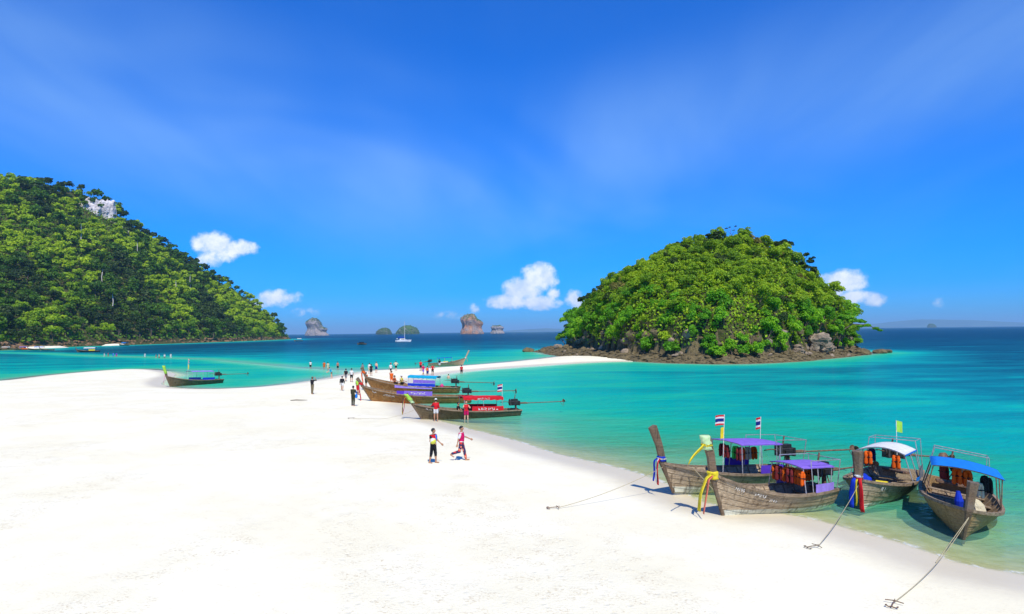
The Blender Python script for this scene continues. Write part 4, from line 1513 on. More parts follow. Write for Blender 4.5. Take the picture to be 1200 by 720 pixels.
        for sd in (1, -1):
            v = cn.get('valance', 0.07)
            P = np.array([[(x, sd * (wc + 0.012), zc - z * v * (1 + 0.15 * math.sin(x * 11))) for z in (0.0, 0.5, 1.0)] for x in np.linspace(xa, xb, 14)])
            MB().sheet(P, 0.012).build('valance', cn.get('edge', mt), roof)
            if cn.get('text') and sd == cn.get('text_side', 1):
                lettering(cn['text'], v * 0.8, PAINT_WHITE, roof, frame(((xa + xb) / 2, sd * (wc + 0.03), zc - v * 0.5), (-sd, 0, 0), (0, 0, 1)))
    for sp in S.get('panels', ()):                   # cloth side panels above the gunwale
        xa, xb, z0, z1, mt, sd = sp[:6]
        P = []
        for x in np.linspace(xa, xb, 12):
            e = h.pt((x + L / 2) / L, 1, sd)
            P.append([(x, e[1] + sd * (0.035 + 0.012 * math.sin(x * 9)), z0 + (z1 - z0) * k) for k in (0, 0.34, 0.67, 1)])
        pn = MB().sheet(np.array(P), 0.014).build('side_panel', mt, root)
        if len(sp) > 6:
            xm = (xa + xb) / 2
            e = h.pt((xm + L / 2) / L, 1, sd)
            lettering(sp[6], (z1 - z0) * 0.62, PAINT_WHITE, pn, frame((xm, e[1] + sd * 0.075, (z0 + z1) / 2), (-sd, 0, 0), (0, 0, 1)))
    # hull lettering
    for (txt, t, u, size, sd) in S.get('letters', ()):
        a, b, c = h.pt(t - 0.03, u, sd, 0.06), h.pt(t + 0.03, u, sd, 0.06), h.pt(t, u + 0.1, sd, 0.06)
        mpt = h.pt(t, u, sd, 0.065)
        lettering(txt, size, PAINT_WHITE, hull, frame(mpt, (a - b) if sd > 0 else (b - a), c - mpt))
    # rails round the stern
    if S.get('rail_h'):
        zr = S['rail_h']
        xa, xb = S.get('rail_x', (-L / 2 + 0.15, -L / 2 + 1.6))
        wr = S.get('rail_w', S['beam'] * 0.36)
        mb = MB()
        for xx in (xa, xb):
            for sd in (1, -1):
                e = h.pt(max(0.01, (xx + L / 2) / L), 1, sd)
                mb.tube([(e[0], e[1] - sd * 0.02, e[2] - 0.05), (xx, sd * wr, zr)], 0.017, 6)
        mb.tube([(xb, wr, zr), (xa, wr, zr), (xa, -wr, zr), (xb, -wr, zr)], 0.017, 6)
        if S.get('rail_x3'):
            mb.tube([(xb, wr, zr), (xb, -wr, zr)], 0.017, 6)
        mb.build('stern_rail', METAL, root)
    # engine on its pivot, drive shaft, propeller, tiller
    en = S.get('engine')
    if en:
        ex, ez, a, k = -L / 2 + en.get('x', 0.1), en.get('z', 1.25), R(en.get('yaw', 0)), en.get('s', 1.0)
        er = bpy.data.objects.new('engine', None)
        COL.objects.link(er)
        er.parent = root
        er.location = (ex, 0, ez)
        er.rotation_euler = (0, R(en.get('dip', 4)), a)
        er.scale = (k, k, k)
        mb = MB()
        mb.box((0.18, 0, 0), (0.62, 0.34, 0.34)).box((0.2, 0, 0.24), (0.5, 0.26, 0.16)).box((0.2, 0.2, -0.02), (0.34, 0.1, 0.22)).box((-0.16, 0, -0.02), (0.12, 0.36, 0.36))
        for c in (0.02, 0.16, 0.30, 0.44):
            mb.tube([(c, -0.17, 0.14), (c, -0.24, 0.05), (c, -0.22, -0.08)], 0.03, 6)
        mb.build('engine_block', BLACK, er)
        MB().box((0.56, 0, 0.06), (0.09, 0.42, 0.46)).tube([(0.6, 0.1, 0.28), (0.6, 0.1, 0.36)], 0.04, 8).build('radiator', DARKGREY, er)
        MB().tube([(0.3, -0.2, 0.1), (0.1, -0.24, 0.3), (0.05, -0.22, 0.62)], 0.035, 7).build('exhaust', RUST, er)
        MB().ring((0.63, 0, 0.06), 0.14, 0.02, 'x', 16, 5).tube([(0.62, 0, 0.06), (0.66, 0, 0.06)], 0.13, 12).build('fan', DARKGREY, er)
        MB().tube([(0.5, 0, 0.05), (0.95, 0.05, 0.15), (1.35, 0.06, 0.12)], 0.024, 7).build('tiller', RUST, er)
        pl = -en['tail']
        sh = MB().tube([(-0.18, 0, -0.04), (-0.9, 0, -0.06)], 0.055, 9).tube([(-0.9, 0, -0.06), (pl, 0, -0.12)], 0.032, 8)
        sh.box((-0.5, 0, -0.02), (0.5, 0.10, 0.09))
        sh.build('drive_shaft', RUST, er)
        pr = MB().tube([(pl + 0.03, 0, -0.12), (pl - 0.12, 0, -0.12)], [0.05, 0.03], 8)
        for b in range(3):
            q = 2 * math.pi * b / 3 + 0.5
            c, s = math.cos(q), math.sin(q)
            rows = []
            for rr, ww, tw in ((0.04, 0.05, 0.5), (0.12, 0.10, 0.4), (0.2, 0.10, 0.3), (0.26, 0.04, 0.25)):
                rows.append([(pl - 0.05 + ww * e * tw * 1.6, rr * c - ww * e * s, -0.12 + rr * s + ww * e * c) for e in (-1, 0, 1)])
            pr.sheet(np.array(rows), 0.012)
        pr.tube([(pl + 0.25, 0, -0.14), (pl + 0.05, 0, -0.42), (pl - 0.1, 0, -0.40)], 0.014, 6)
        pr.build('propeller', RUST, er)
        dz = (ez - h.sheer(0) + 0.12) / k
        MB().box((0.1, 0, -dz / 2 - 0.05), (0.12, 0.14, dz - 0.1)).box((0.1, 0, -dz + 0.03), (0.34, S['beam'] * 0.55 / k, 0.09)).tube([(0.1, 0.1, -0.1), (0.1, 0.3, -dz)], 0.02, 6).tube([(0.1, -0.1, -0.1), (0.1, -0.3, -dz)], 0.02, 6).build('pivot_post', RUST, er)
    # flags on poles
    for fl in S.get('flags', ()):
        x, y, z0, z1, kind, w, hgt, ang = fl
        pole = MB().tube([(x, y, z0), (x + 0.02, y, z1)], 0.014, 6).build('flag_pole', PAINT_WHITE, root)
        cols = {'thai': [RED, WHITE, NAVY, NAVY, WHITE, RED], 'yellow': [YELLOW] * 6, 'lime': [LIME] * 6}[kind]
        mats = list(dict.fromkeys(cols))
        nx_, nz_ = 9, 6
        V, F, mi = [], [], []
        c, s = math.cos(ang), math.sin(ang)
        for side in (0, 1):
            for i in range(nx_ + 1):
                for j in range(nz_ + 1):
                    u = i / nx_
                    d = 0.05 * math.sin(u * 7 + x) * u + 0.006 * side
                    V.append((x + c * u * w - s * d, y + s * u * w + c * d, z1 - 0.02 - hgt * j / nz_ - 0.12 * hgt * u * u))
        m2 = (nx_ + 1) * (nz_ + 1)
        for side in (0, 1):
            for i in range(nx_):
                for j in range(nz_):
                    q = [side * m2 + i * (nz_ + 1) + j, side * m2 + (i + 1) * (nz_ + 1) + j, side * m2 + (i + 1) * (nz_ + 1) + j + 1, side * m2 + i * (nz_ + 1) + j + 1]
                    F.append(tuple(q if side else q[::-1]))
                    mi.append(mats.index(cols[j]))
        add('flag', mesh_np('flag', V, F, None, True, mats=mats, midx=mi), root)
    # sashes: cloth tied round the prow, with hanging tails
    for sh in S.get('sash', ()):
        zt, mt, ln, y, fw, wd_ = sh
        f = (zt - b1[2]) / max(1e-6, (top - b1)[2])
        at_ = b1 + (top - b1) * f if f >= 0 else b1 + (b1 - b0) * (zt - b1[2]) / (b1 - b0)[2]
        p0 = at_ + np.array([0.13, y * 0.6, 0.0])
        P = ribbon_pts([p0, p0 + [0.10 + fw * 0.3, y * 0.3, -0.12], p0 + [0.10 + fw * 0.7, y * 0.6, -ln * 0.5], p0 + [0.08 + fw, y * 0.8, -ln]], wd_, (0.35, 1, 0), 14, 0.05, y * 20 + ln)
        MB().sheet(P, 0.012).build('ribbon', mt, root, True)
    for wr in S.get('wraps', ()):
        z0, z1, mt, k = wr
        f0, f1 = (z0 - b1[2]) / (top - b1)[2], (z1 - b1[2]) / (top - b1)[2]
        mb = MB()
        V, F = [], []
        ns_ = 14
        for i in range(7):
            f = f0 + (f1 - f0) * i / 6
            c = b1 + (top - b1) * f if f >= 0 else b1 + (b1 - b0) * ((z0 + (z1 - z0) * i / 6) - b1[2]) / (b1 - b0)[2]
            for j in range(ns_):
                q = 2 * math.pi * j / ns_
                w = 1 + 0.12 * math.sin(i * 2.1 + j * 1.7)
                V.append(c + np.array([math.cos(q) * 0.19 * k * w, math.sin(q) * 0.15 * k * w, 0.02 * math.sin(j * 2 + i)]))
        for i in range(6):
            for j in range(ns_):
                F.append((i * ns_ + j, i * ns_ + (j + 1) % ns_, (i + 1) * ns_ + (j + 1) % ns_, (i + 1) * ns_ + j))
        F += [tuple(range(ns_ - 1, -1, -1)), tuple(6 * ns_ + j for j in range(ns_))]
        mb.add(V, F).build('prow_wrap', mt, root, True)
    if S.get('streamer'):
        z, mt, dx, dy, dz, wd_ = S['streamer']
        f = (z - b1[2]) / (top - b1)[2]
        p0 = b1 + (top - b1) * f + np.array([0.1, 0, 0])
        P = ribbon_pts([p0, p0 + np.array([dx, dy, dz]) * 0.5 + [0, 0, 0.05], p0 + np.array([dx, dy, dz])], wd_, (0, 0.5, 1), 12, 0.03, 2)
        MB().sheet(P, 0.03).build('ribbon', mt, root, True)
    # put the keel's bow end on its spot
    bz, sz = S.get('bow_z', 0.0), S.get('stern_z', -0.22)
    pitch = math.atan2(bz - sz, L * 0.85)
    hd = R(heading)
    M = Matrix.Rotation(hd, 4, 'Z') @ Matrix.Rotation(-pitch, 4, 'Y') @ Matrix.Rotation(R(S.get('heel', 0)), 4, 'X')
    kb = Vector((b0[0], 0, b0[2] - 0.08))
    off = M.to_3x3() @ kb
    M.translation = Vector((bow[0], bow[1], bz)) - off
    root.matrix_world = M
    root['hull_len'] = L
    return root, h


def on_boat(b, p):
    """a point given in a boat's own axes, in the world"""
    return b.matrix_world @ Vector(p)

G_NEAR = 'longtail boats moored along the near shore'
G_MID = 'longtail boats drawn up at the neck of the sand spit'
B_A, h_A = longtail('longtail_boat', (6.26, 26.97), -154.3, dict(
    L=7.0, beam=1.9, depth=0.80, rise=0.45, rake=0.60, wood=WOOD_GREY, prow=2.62, prow_lean=0.42, prow_w=0.085, bow_z=0.10, stern_z=-0.30, prow_curve=-0.05,
    canopy=dict(x0=-1.9, x1=0.35, z=2.0, w=1.75, arch=0.05, mat=PURPLE, valance=0.04),
    panels=[(-1.9, -0.6, 0.86, 1.18, VIOLET, 1), (-1.9, -0.6, 0.86, 1.18, VIOLET, -1)],
    engine=dict(x=0.25, z=1.55, tail=3.6, yaw=-6, dip=3), rail_h=2.15, rail_x=(-3.3, -1.6), rail_w=0.85,
    flags=[(0.85, 0.45, 0.7, 3.15, 'thai', 0.38, 0.40, -0.45), (0.85, 0.45, 0.7, 2.66, 'yellow', 0.18, 0.44, -0.3), (-2.3, -0.7, 0.8, 2.95, 'thai', 0.20, 0.50, -0.5)],
    sash=[(1.42, RED, 1.0, 0.10, 0.05, 0.17), (1.42, WHITE, 0.95, 0.02, 0.02, 0.13), (1.42, ROYAL, 0.9, -0.12, 0.0, 0.18)], wraps=[(1.30, 1.48, ROYAL, 0.92), (1.36, 1.42, WHITE, 1.0)]),
    'weathered boat with bare prow post, red white and blue sash, purple canopy', G_NEAR)
B_B, h_B = longtail('longtail_boat', (7.21, 23.77), -154.7, dict(
    L=5.5, beam=1.75, depth=0.80, rise=0.74, rake=0.52, wood=WOOD_GREY, prow=2.78, prow_lean=0.30, prow_w=0.09, bow_z=0.02, stern_z=-0.24, prow_curve=-0.05, full=2.0,
    canopy=dict(x0=-2.25, x1=-0.65, z=1.72, w=1.5, arch=0.07, mat=PURPLE, valance=0.03),
    panels=[(-2.3, -1.15, 0.84, 1.15, LILAC, 1), (-2.3, -1.15, 0.84, 1.12, LILAC, -1)],
    engine=dict(x=0.05, z=1.45, tail=3.2, yaw=8, dip=2), rail_h=1.95, rail_x=(-2.6, -1.1), rail_w=0.72,
    letters=[('N195', 0.86, 0.84, 0.15, 1), (5, 0.73, 0.82, 0.13, 1), (4, 0.64, 0.72, 0.12, 1)],
    sash=[(1.52, YELLOW, 1.20, 0.05, 0.45, 0.24), (1.50, cloth('coral', (0.80, 0.22, 0.14)), 1.2, 0.22, 0.42, 0.12), (1.50, LIME, 0.5, -0.08, 0.1, 0.10)],
    wraps=[(1.36, 1.62, YELLOW, 1.06), (2.36, 2.84, MINT, 1.0), (2.48, 2.56, YELLOW, 1.08)], streamer=(2.52, YELLOW, 0.90, 0.30, -0.50, 0.18)),
    'boat with mint wrapped prow, yellow sashes and white hull lettering, purple canopy', G_NEAR)
B_C, h_C = longtail('longtail_boat', (12.45, 24.73), -131, dict(
    L=6.3, beam=2.25, depth=0.80, rise=0.42, rake=0.30, wood=WOOD_GREY, prow=2.22, prow_lean=0.10, prow_w=0.13, bow_z=-0.10, stern_z=-0.30, full=2.6, sw=0.75,
    canopy=dict(x0=-1.9, x1=0.1, z=1.85, w=1.75, arch=0.22, mat=WHITE, valance=0.06, edge=BLUE),
    panels=[(-1.75, -0.75, 0.84, 1.35, GREYC, 1), (-1.0, -0.2, 0.84, 0.98, BLUE, 1)],
    engine=dict(x=0.25, z=1.5, tail=2.2, yaw=-38, dip=-2), rail_h=2.2, rail_x=(-2.9, -1.9), rail_w=0.85, rail_x3=True,
    letters=[(2, 0.86, 0.80, 0.17, 1)],
    flags=[(-2.3, 0.1, 1.2, 2.95, 'lime', 0.26, 0.46, 2.6)],
    sash=[(1.30, ROYAL, 1.05, -0.14, 0.02, 0.16), (1.28, RED, 1.15, 0.12, 0.02, 0.14), (1.28, YELLOW, 0.95, -0.02, 0.03, 0.06)], wraps=[(1.2, 1.32, RED, 0.92), (1.3, 1.38, WHITE, 0.95)]),
    'boat with white arched canopy and red and blue sash on a thick prow', G_NEAR)
B_D, h_D = longtail('longtail_boat', (13.72, 21.16), -120, dict(
    L=6.6, beam=2.3, depth=0.85, rise=0.30, rake=0.25, wood=WOOD_BROWN, prow=2.0, prow_lean=0.02, prow_w=0.11, bow_z=-0.16, stern_z=-0.30, full=2.8, sw=0.75, heel=-9,
    canopy=dict(x0=-1.0, x1=1.1, z=1.95, w=2.0, arch=0.10, mat=BLUE, valance=0.04, post=RUST),
    engine=dict(x=0.25, z=1.45, tail=2.6, yaw=4, dip=2), rail_h=2.15, rail_x=(-2.9, -2.2), rail_w=0.85, rail_x3=True),
    'brown boat with bright blue canopy, bow pointing at the beach', G_NEAR)
B_E, h_E = longtail('longtail_boat', (-6.76, 51.09), -161.5, dict(
    L=8.4, beam=1.75, depth=0.70, rise=0.55, rake=0.75, wood=WOOD_OLIVE, prow=1.95, prow_lean=0.75, bow_z=0.0, stern_z=-0.26,
    canopy=dict(x0=-2.6, x1=0.55, z=1.75, w=1.5, arch=0.06, mat=RED, valance=0.20, text=9),
    panels=[(-2.6, -0.1, 0.70, 1.10, RED, 1, 9), (-2.6, -0.1, 0.70, 1.10, RED, -1)],
    engine=dict(x=0.25, z=1.25, tail=3.9, yaw=0, dip=3),
    flags=[(-2.55, 0.6, 1.2, 2.75, 'thai', 0.38, 0.55, -0.3)],
    letters=[(4, 0.88, 0.82, 0.16, 1)],
    sash=[(1.75, NAVY, 1.35, -0.22, 0.15, 0.20), (1.75, YELLOW, 1.3, 0.0, 0.2, 0.18), (1.75, RED, 1.2, 0.20, 0.15, 0.16)], wraps=[(1.5, 1.95, LIME, 1.0), (1.3, 1.55, MINT, 0.9)]),
    'dark boat with red canopy and blue yellow red prow sash', G_MID)
B_F, h_F = longtail('longtail_boat', (-13.02, 63.69), 177, dict(
    L=10.2, beam=1.9, depth=0.85, rise=0.75, rake=1.0, wood=WOOD_RED, prow=2.3, prow_lean=0.8, bow_z=0.02, stern_z=-0.25,
    panels=[(-1.6, 1.0, 0.92, 1.32, PURPLE, 1, 8), (1.0, 1.7, 0.92, 1.30, VIOLET, 1)],
    engine=dict(x=0.25, z=1.35, tail=4.3, yaw=-4, dip=4),
    letters=[(7, 0.76, 0.74, 0.24, 1), (3, 0.90, 0.80, 0.2, 1)],
    sash=[(1.9, RED, 2.0, 0.1, -0.35, 0.12), (1.9, WHITE, 1.6, -0.05, -0.3, 0.10)], wraps=[(1.7, 1.9, RED, 0.9)]),
    'long reddish brown boat with purple banner, bow ashore beside the crowd', G_MID)
B_F2, h_F2 = longtail('longtail_boat', (-15.2, 75.0), 169, dict(
    L=10.6, beam=1.9, depth=0.85, rise=0.80, rake=1.0, wood=WOOD_RED, prow=2.6, prow_lean=0.55, bow_z=0.10, stern_z=-0.22,
    canopy=dict(x0=-3.0, x1=0.2, z=1.95, w=1.6, arch=0.06, mat=CYAN, valance=0.20, edge=CYAN),
    panels=[(-2.9, 0.1, 0.92, 1.22, ROYAL, 1), (-2.6, 1.6, 0.66, 0.95, LILAC, 1, 8), (-2.9, -0.5, 1.25, 1.60, PURPLE, 1)],
    engine=dict(x=0.25, z=1.5, tail=4.0, yaw=0, dip=2),
    sash=[(2.2, ORANGE, 1.3, 0.1, -0.2, 0.14), (2.2, WHITE, 1.0, -0.05, -0.1, 0.12)], wraps=[(2.0, 2.25, ORANGE, 0.9)]),
    'brown boat with cyan canopy lying behind the reddish brown one', G_MID)
B_G, h_G = longtail('longtail_boat', (-9.9, 134.5), 8, dict(
    L=7.4, beam=1.6, depth=0.75, rise=0.75, rake=0.7, wood=WOOD_PALE, prow=2.9, prow_lean=0.55, bow_z=0.0, stern_z=-0.25,
    canopy=dict(x0=-1.9, x1=1.1, z=1.75, w=1.3, arch=0.04, mat=ROYAL, valance=0.04), panels=[(-1.7, 0.2, 0.78, 0.98, WHITE, -1), (-0.8, 0.2, 0.9, 1.05, YELLOW, -1)],
    engine=dict(x=0.2, z=1.2, tail=2.6, yaw=0, dip=-3), post=WOOD_PALE, sash=[(1.5, ORANGE, 0.8, 0.0, 0.15, 0.16)], wraps=[(1.35, 1.55, WHITE, 0.9)]),
    'pale boat with blue canopy on the far side of the sand spit', G_MID)
B_H, h_H = longtail('longtail_boat', (-43.6, 87.2), -125, dict(
    L=7.6, beam=1.7, depth=0.80, rise=0.6, rake=0.55, wood=WOOD_OLIVE, prow=2.7, prow_lean=0.35, bow_z=-0.02, stern_z=-0.28,
    canopy=dict(x0=-2.2, x1=0.9, z=1.95, w=1.5, arch=0.08, mat=LILAC, valance=0.05), panels=[(-2.3, -0.5, 0.80, 1.15, ROYAL, 1), (-0.3, 1.3, 0.80, 1.2, NAVY, 1)],
    engine=dict(x=0.3, z=1.5, tail=3.6, yaw=-20, dip=3), flags=[(0.9, -0.2, 0.8, 3.6, 'thai', 0.4, 0.5, 1.2), (0.9, -0.2, 0.8, 2.9, 'yellow', 0.3, 0.6, 1.2)],
    sash=[(1.5, PINK, 1.2, 0.0, 0.06, 0.14)], wraps=[(1.7, 2.7, LIME, 0.95)]),
    'lone boat with lilac canopy and lime prow wrap in the inlet of the beach', None)
B_H['group'] = ''
del B_H['group']


# small boats far off
def far_boat(x, y, heading, S, label, group=None):
    d = dict(L=8.0, beam=2.0, depth=0.8, rise=0.6, rake=0.6, wood=WOOD_OLIVE, prow=2.2, prow_lean=0.4, bow_z=-0.2, stern_z=-0.25, lite=True)
    d.update(S)
    return longtail('longtail_boat', (x, y), heading, d, label, group)


G_COVE = 'boats lying off the cove of the left hill'


far_boat(-181.5, 285.5, 188, dict(L=9.0, beam=2.4, wood=WOOD_OLIVE, canopy=dict(x0=-3.2, x1=1.2, z=2.1, w=2.2, arch=0.15, mat=WHITE, valance=0.3), panels=[(-3.2, -0.8, 0.8, 1.4, YELLOW, 1)], sash=[(1.6, CYAN, 1.0, 0, 0.1, 0.3)]), 'white and yellow canopied boat alone off the left hill', G_COVE)
far_boat(-247.0, 339.0, 195, dict(canopy=dict(x0=-2.6, x1=1.0, z=2.0, w=1.9, arch=0.1, mat=PURPLE, valance=0.15), panels=[(-2.6, 0, 0.8, 1.3, ORANGE, 1)]), 'boat with purple canopy and orange side at the left hill cove', G_COVE)
far_boat(-236.5, 334.5, 186, dict(L=9.0, canopy=dict(x0=-2.8, x1=1.2, z=2.0, w=1.9, arch=0.1, mat=BLUE, valance=0.2)), 'boat with blue canopy at the left hill cove', G_COVE)
far_boat(-228.5, 331.0, 170, dict(L=8.0, wood=WOOD_BROWN), 'bare dark boat at the end of the cove row', G_COVE)
far_boat(-259.0, 343.0, 200, dict(L=8.0, wood=WOOD_BROWN, canopy=dict(x0=-2.6, x1=1.0, z=2.0, w=1.9, arch=0.1, mat=WHITE, valance=0.15)), 'boat with pale canopy at the left hill cove', G_COVE)
far_boat(-270.0, 470.0, 160, dict(L=9.0, canopy=dict(x0=-2.8, x1=1.2, z=2.4, w=2.2, arch=0.1, mat=BLUE, valance=0.5)), 'blue canopied boat on the sand strip under the left hill', G_COVE)
far_boat(-203.0, 637.0, 200, dict(L=8.0, beam=2.4, wood=WOOD_PALE, canopy=dict(x0=-2.6, x1=1.2, z=2.8, w=2.0, arch=0.1, mat=WHITE, valance=0.5)), 'tiny white boat on the water near the tip of the left hill', None)
far_boat(-90.5, 400.0, 180, dict(L=5.4, beam=2.2, depth=0.9, rise=0.3, rake=0.3, prow=1.3, wood=WOOD_BROWN, panels=[(-1.5, 1.5, 0.9, 1.7, CHARCOAL, 1)]), 'small dark dinghy on the open water beyond the spit', None)


# sailing catamaran at anchor
GEL = m_plain('white_gelcoat', (0.80, 0.80, 0.79), 0.3, 0.5, 0.05, 2)
cat_ = bpy.data.objects.new('sailboat', None)
COL.objects.link(cat_)
cat_.location = (-80.5, 505, 0)
cat_.rotation_euler = (0, 0, R(20))
tag(cat_, 'white sailing catamaran with bare mast anchored near the horizon', 'sailboat')
for sd in (1, -1):
    hh = Hull(11.0, 1.5, 1.5, 0.3, 0.9, 0.8, 2.0)
    mb = MB()
    ts = np.linspace(0, 1, 13)
    for k in (1, -1):
        P = np.array([[hh.pt(t, u, k) for u in np.linspace(0, 1, 6)] for t in ts])
        mb.sheet(P if k < 0 else P[:, ::-1], 0.06)
    P = np.array([[hh.pt(t, 1, 1), hh.pt(t, 1, 1) * [1, 0, 1], hh.pt(t, 1, -1)] for t in ts])
    mb.sheet(P[:, ::-1], 0.06)
    o = mb.build('hull', GEL, cat_)
    o.location = (0, sd * 2.6, -0.35)
MB().box((-0.6, 0, 1.25), (5.6, 4.6, 0.5), bev=0.3).build('bridge_deck', GEL, cat_)
MB().box((-0.8, 0, 1.9), (4.0, 3.8, 0.9), bev=0.45).build('cabin', GEL, cat_)
for sd in (1, -1):
    MB().box((-0.7, sd * 1.86, 1.95), (2.8, 0.12, 0.4)).build('cabin_window', BLACK, cat_)
MB().tube([(0.9, 0, 1.6), (0.9, 0, 15.2)], [0.13, 0.08], 8).build('mast', GEL, cat_)
MB().tube([(0.9, 0, 3.2), (-4.4, 0, 3.3)], 0.11, 8).tube([(0.8, 0, 3.45), (-4.2, 0, 3.5)], 0.2, 8).build('boom', ROYAL, cat_)
mb = MB()
for a, b in (((0.9, 0, 15), (5.2, 0, 1.3)), ((0.9, 0, 15), (-0.4, 2.6, 1.2)), ((0.9, 0, 15), (-0.4, -2.6, 1.2))):
    mb.tube([a, b], 0.02, 5)
mb.build('rigging', METAL, cat_)
MB().box((-4.6, 0.6, 2.2), (0.9, 1.6, 0.8), bev=0.4).build('dinghy', GEL, cat_)


# ---------------------------------------------------------------- people
def surface_nets(f, org, h):
    """mesh of the zero level of the sampled field f"""
    s = f < 0
    nx, ny, nz = f.shape
    acc = np.zeros((nx - 1, ny - 1, nz - 1, 3))
    cnt = np.zeros((nx - 1, ny - 1, nz - 1))
    for ax in range(3):
        sl0 = [slice(None)] * 3
        sl1 = [slice(None)] * 3
        sl0[ax], sl1[ax] = slice(0, -1), slice(1, None)
        a, b = f[tuple(sl0)], f[tuple(sl1)]
        cr = (a < 0) != (b < 0)
        t = np.where(cr, a / np.where(cr, a - b, 1), 0)
        o1, o2 = [k for k in range(3) if k != ax]
        for d1 in (0, 1):
            for d2 in (0, 1):
                sl = [slice(None)] * 3
                sl[o1] = slice(d1, (nx, ny, nz)[o1] - 1 + d1)
                sl[o2] = slice(d2, (nx, ny, nz)[o2] - 1 + d2)
                c = cr[tuple(sl)]
                p = np.zeros(c.shape + (3,))
                p[..., ax] = t[tuple(sl)]
                p[..., o1] = d1
                p[..., o2] = d2
                acc += np.where(c[..., None], p, 0)
                cnt += c
    act = cnt > 0
    idx = -np.ones(act.shape, int)
    idx[act] = np.arange(act.sum())
    ijk = np.argwhere(act)
    V = (ijk + acc[act] / cnt[act][:, None]) * h + org
    F = []
    for ax in range(3):
        o1, o2 = [(1, 2), (2, 0), (0, 1)][ax]
        sl0 = [slice(1, -1)] * 3
        sl1 = [slice(1, -1)] * 3
        sl0[ax], sl1[ax] = slice(0, -1), slice(1, None)
        a, b = s[tuple(sl0)], s[tuple(sl1)]
        e = np.argwhere(a != b)
        if not len(e):
            continue
        sg = a[tuple(e.T)]
        base = e.copy()
        for k in range(3):
            if k != ax:
                base[:, k] += 1
        q = []
        for d1, d2 in ((-1, -1), (0, -1), (0, 0), (-1, 0)):
            c = base.copy()
            c[:, o1] += d1
            c[:, o2] += d2
            q.append(idx[tuple(c.T)])
        q = np.stack(q, 1)
        q[~sg] = q[~sg][:, ::-1]
        F.append(q)
    F = np.concatenate(F)
    return V, F[(F >= 0).all(1)]


def sdf_mesh(prims, h, k=0.03, cuts=(), infl=0.0):
    """prims: (a, b, ra, rb, flatten) tapered capsules joined smoothly; cuts: half-spaces (point, normal) to remove"""
    pts = np.array([p[i] for p in prims for i in (0, 1)])
    rm = max(max(p[2], p[3]) for p in prims) + infl + 2.5 * h
    lo, hi = pts.min(0) - rm, pts.max(0) + rm
    n = np.ceil((hi - lo) / h).astype(int) + 1
    G = np.stack(np.meshgrid(*[lo[i] + np.arange(n[i]) * h for i in range(3)], indexing='ij'), -1)
    f = np.full(G.shape[:3], 1e3)
    for a, b, ra, rb, fl in prims:
        a, b = np.asarray(a, float), np.asarray(b, float)
        ext = max(ra, rb) * max(1, 1) + infl + 5 * h + k
        l2, h2 = np.minimum(a, b) - ext, np.maximum(a, b) + ext
        i0 = np.clip(np.floor((l2 - lo) / h).astype(int), 0, n)
        i1 = np.clip(np.ceil((h2 - lo) / h).astype(int) + 1, 0, n)
        sl = tuple(slice(i0[q], i1[q]) for q in range(3))
        P = G[sl]
        w = np.array([1.0 / fl, 1, 1])
        d = (P - a) * w
        ab = (b - a) * w
        t = np.clip((d @ ab) / (ab @ ab + 1e-9), 0, 1)
        dist = np.linalg.norm(d - t[..., None] * ab, axis=-1) - (ra + (rb - ra) * t) - infl
        o = f[sl]
        hh = np.clip(0.5 + 0.5 * (o - dist) / k, 0, 1)
        f[sl] = o * (1 - hh) + dist * hh - k * hh * (1 - hh)
    for p, nrm in cuts:
        nrm = np.asarray(nrm, float)
        nrm /= np.linalg.norm(nrm)
        f = np.maximum(f, (G - np.asarray(p, float)) @ nrm)
    f[0], f[-1], f[:, 0], f[:, -1], f[:, :, 0], f[:, :, -1] = 1, 1, 1, 1, 1, 1
    return surface_nets(f, lo, h)


SKIN = {'tan': m_plain('skin_tan', (0.42, 0.22, 0.125), 0.6, 0.3, 0.06, 9), 'fair': m_plain('skin_fair', (0.62, 0.36, 0.24), 0.6, 0.3, 0.06, 9),
        'brown': m_plain('skin_brown', (0.24, 0.12, 0.065), 0.6, 0.3, 0.06, 9)}
HAIR = m_plain('black_hair', (0.012, 0.010, 0.009), 0.5, 0.4, 0.3, 30)
HAIR_BROWN = m_plain('brown_hair', (0.10, 0.055, 0.025), 0.55, 0.4, 0.3, 30)
EYE = m_plain('eye', (0.02, 0.015, 0.012), 0.3, 0.5)
LIP = m_plain('lip', (0.35, 0.11, 0.09), 0.6, 0.3)


def m_patterned():
    m, g = new_mat('patterned_cloth')
    pos = g('ShaderNodeTexCoord').outputs['Object']
    n = g('ShaderNodeTexVoronoi', {'Vector': pos, 'Scale': 13.0}).outputs['Color']
    f = g('ShaderNodeSeparateColor', {0: n}).outputs[0]
    col = g.ramp(f, [(0.0, (0.03, 0.015, 0.07)), (0.38, (0.55, 0.03, 0.015)), (0.62, (0.025, 0.02, 0.10)), (0.82, (0.70, 0.22, 0.12))], 'CONSTANT')
    g('ShaderNodeOutputMaterial', {0: g('ShaderNodeBsdfPrincipled', {'Base Color': col, 'Roughness': 0.8})})
    return m


PATTERN = m_patterned()


def rotx(v, a):
    c, s = math.cos(a), math.sin(a)
    return np.array([v[0], v[1] * c - v[2] * s, v[1] * s + v[2] * c])


def roty(v, a):
    c, s = math.cos(a), math.sin(a)
    return np.array([v[0] * c + v[2] * s, v[1], -v[0] * s + v[2] * c])


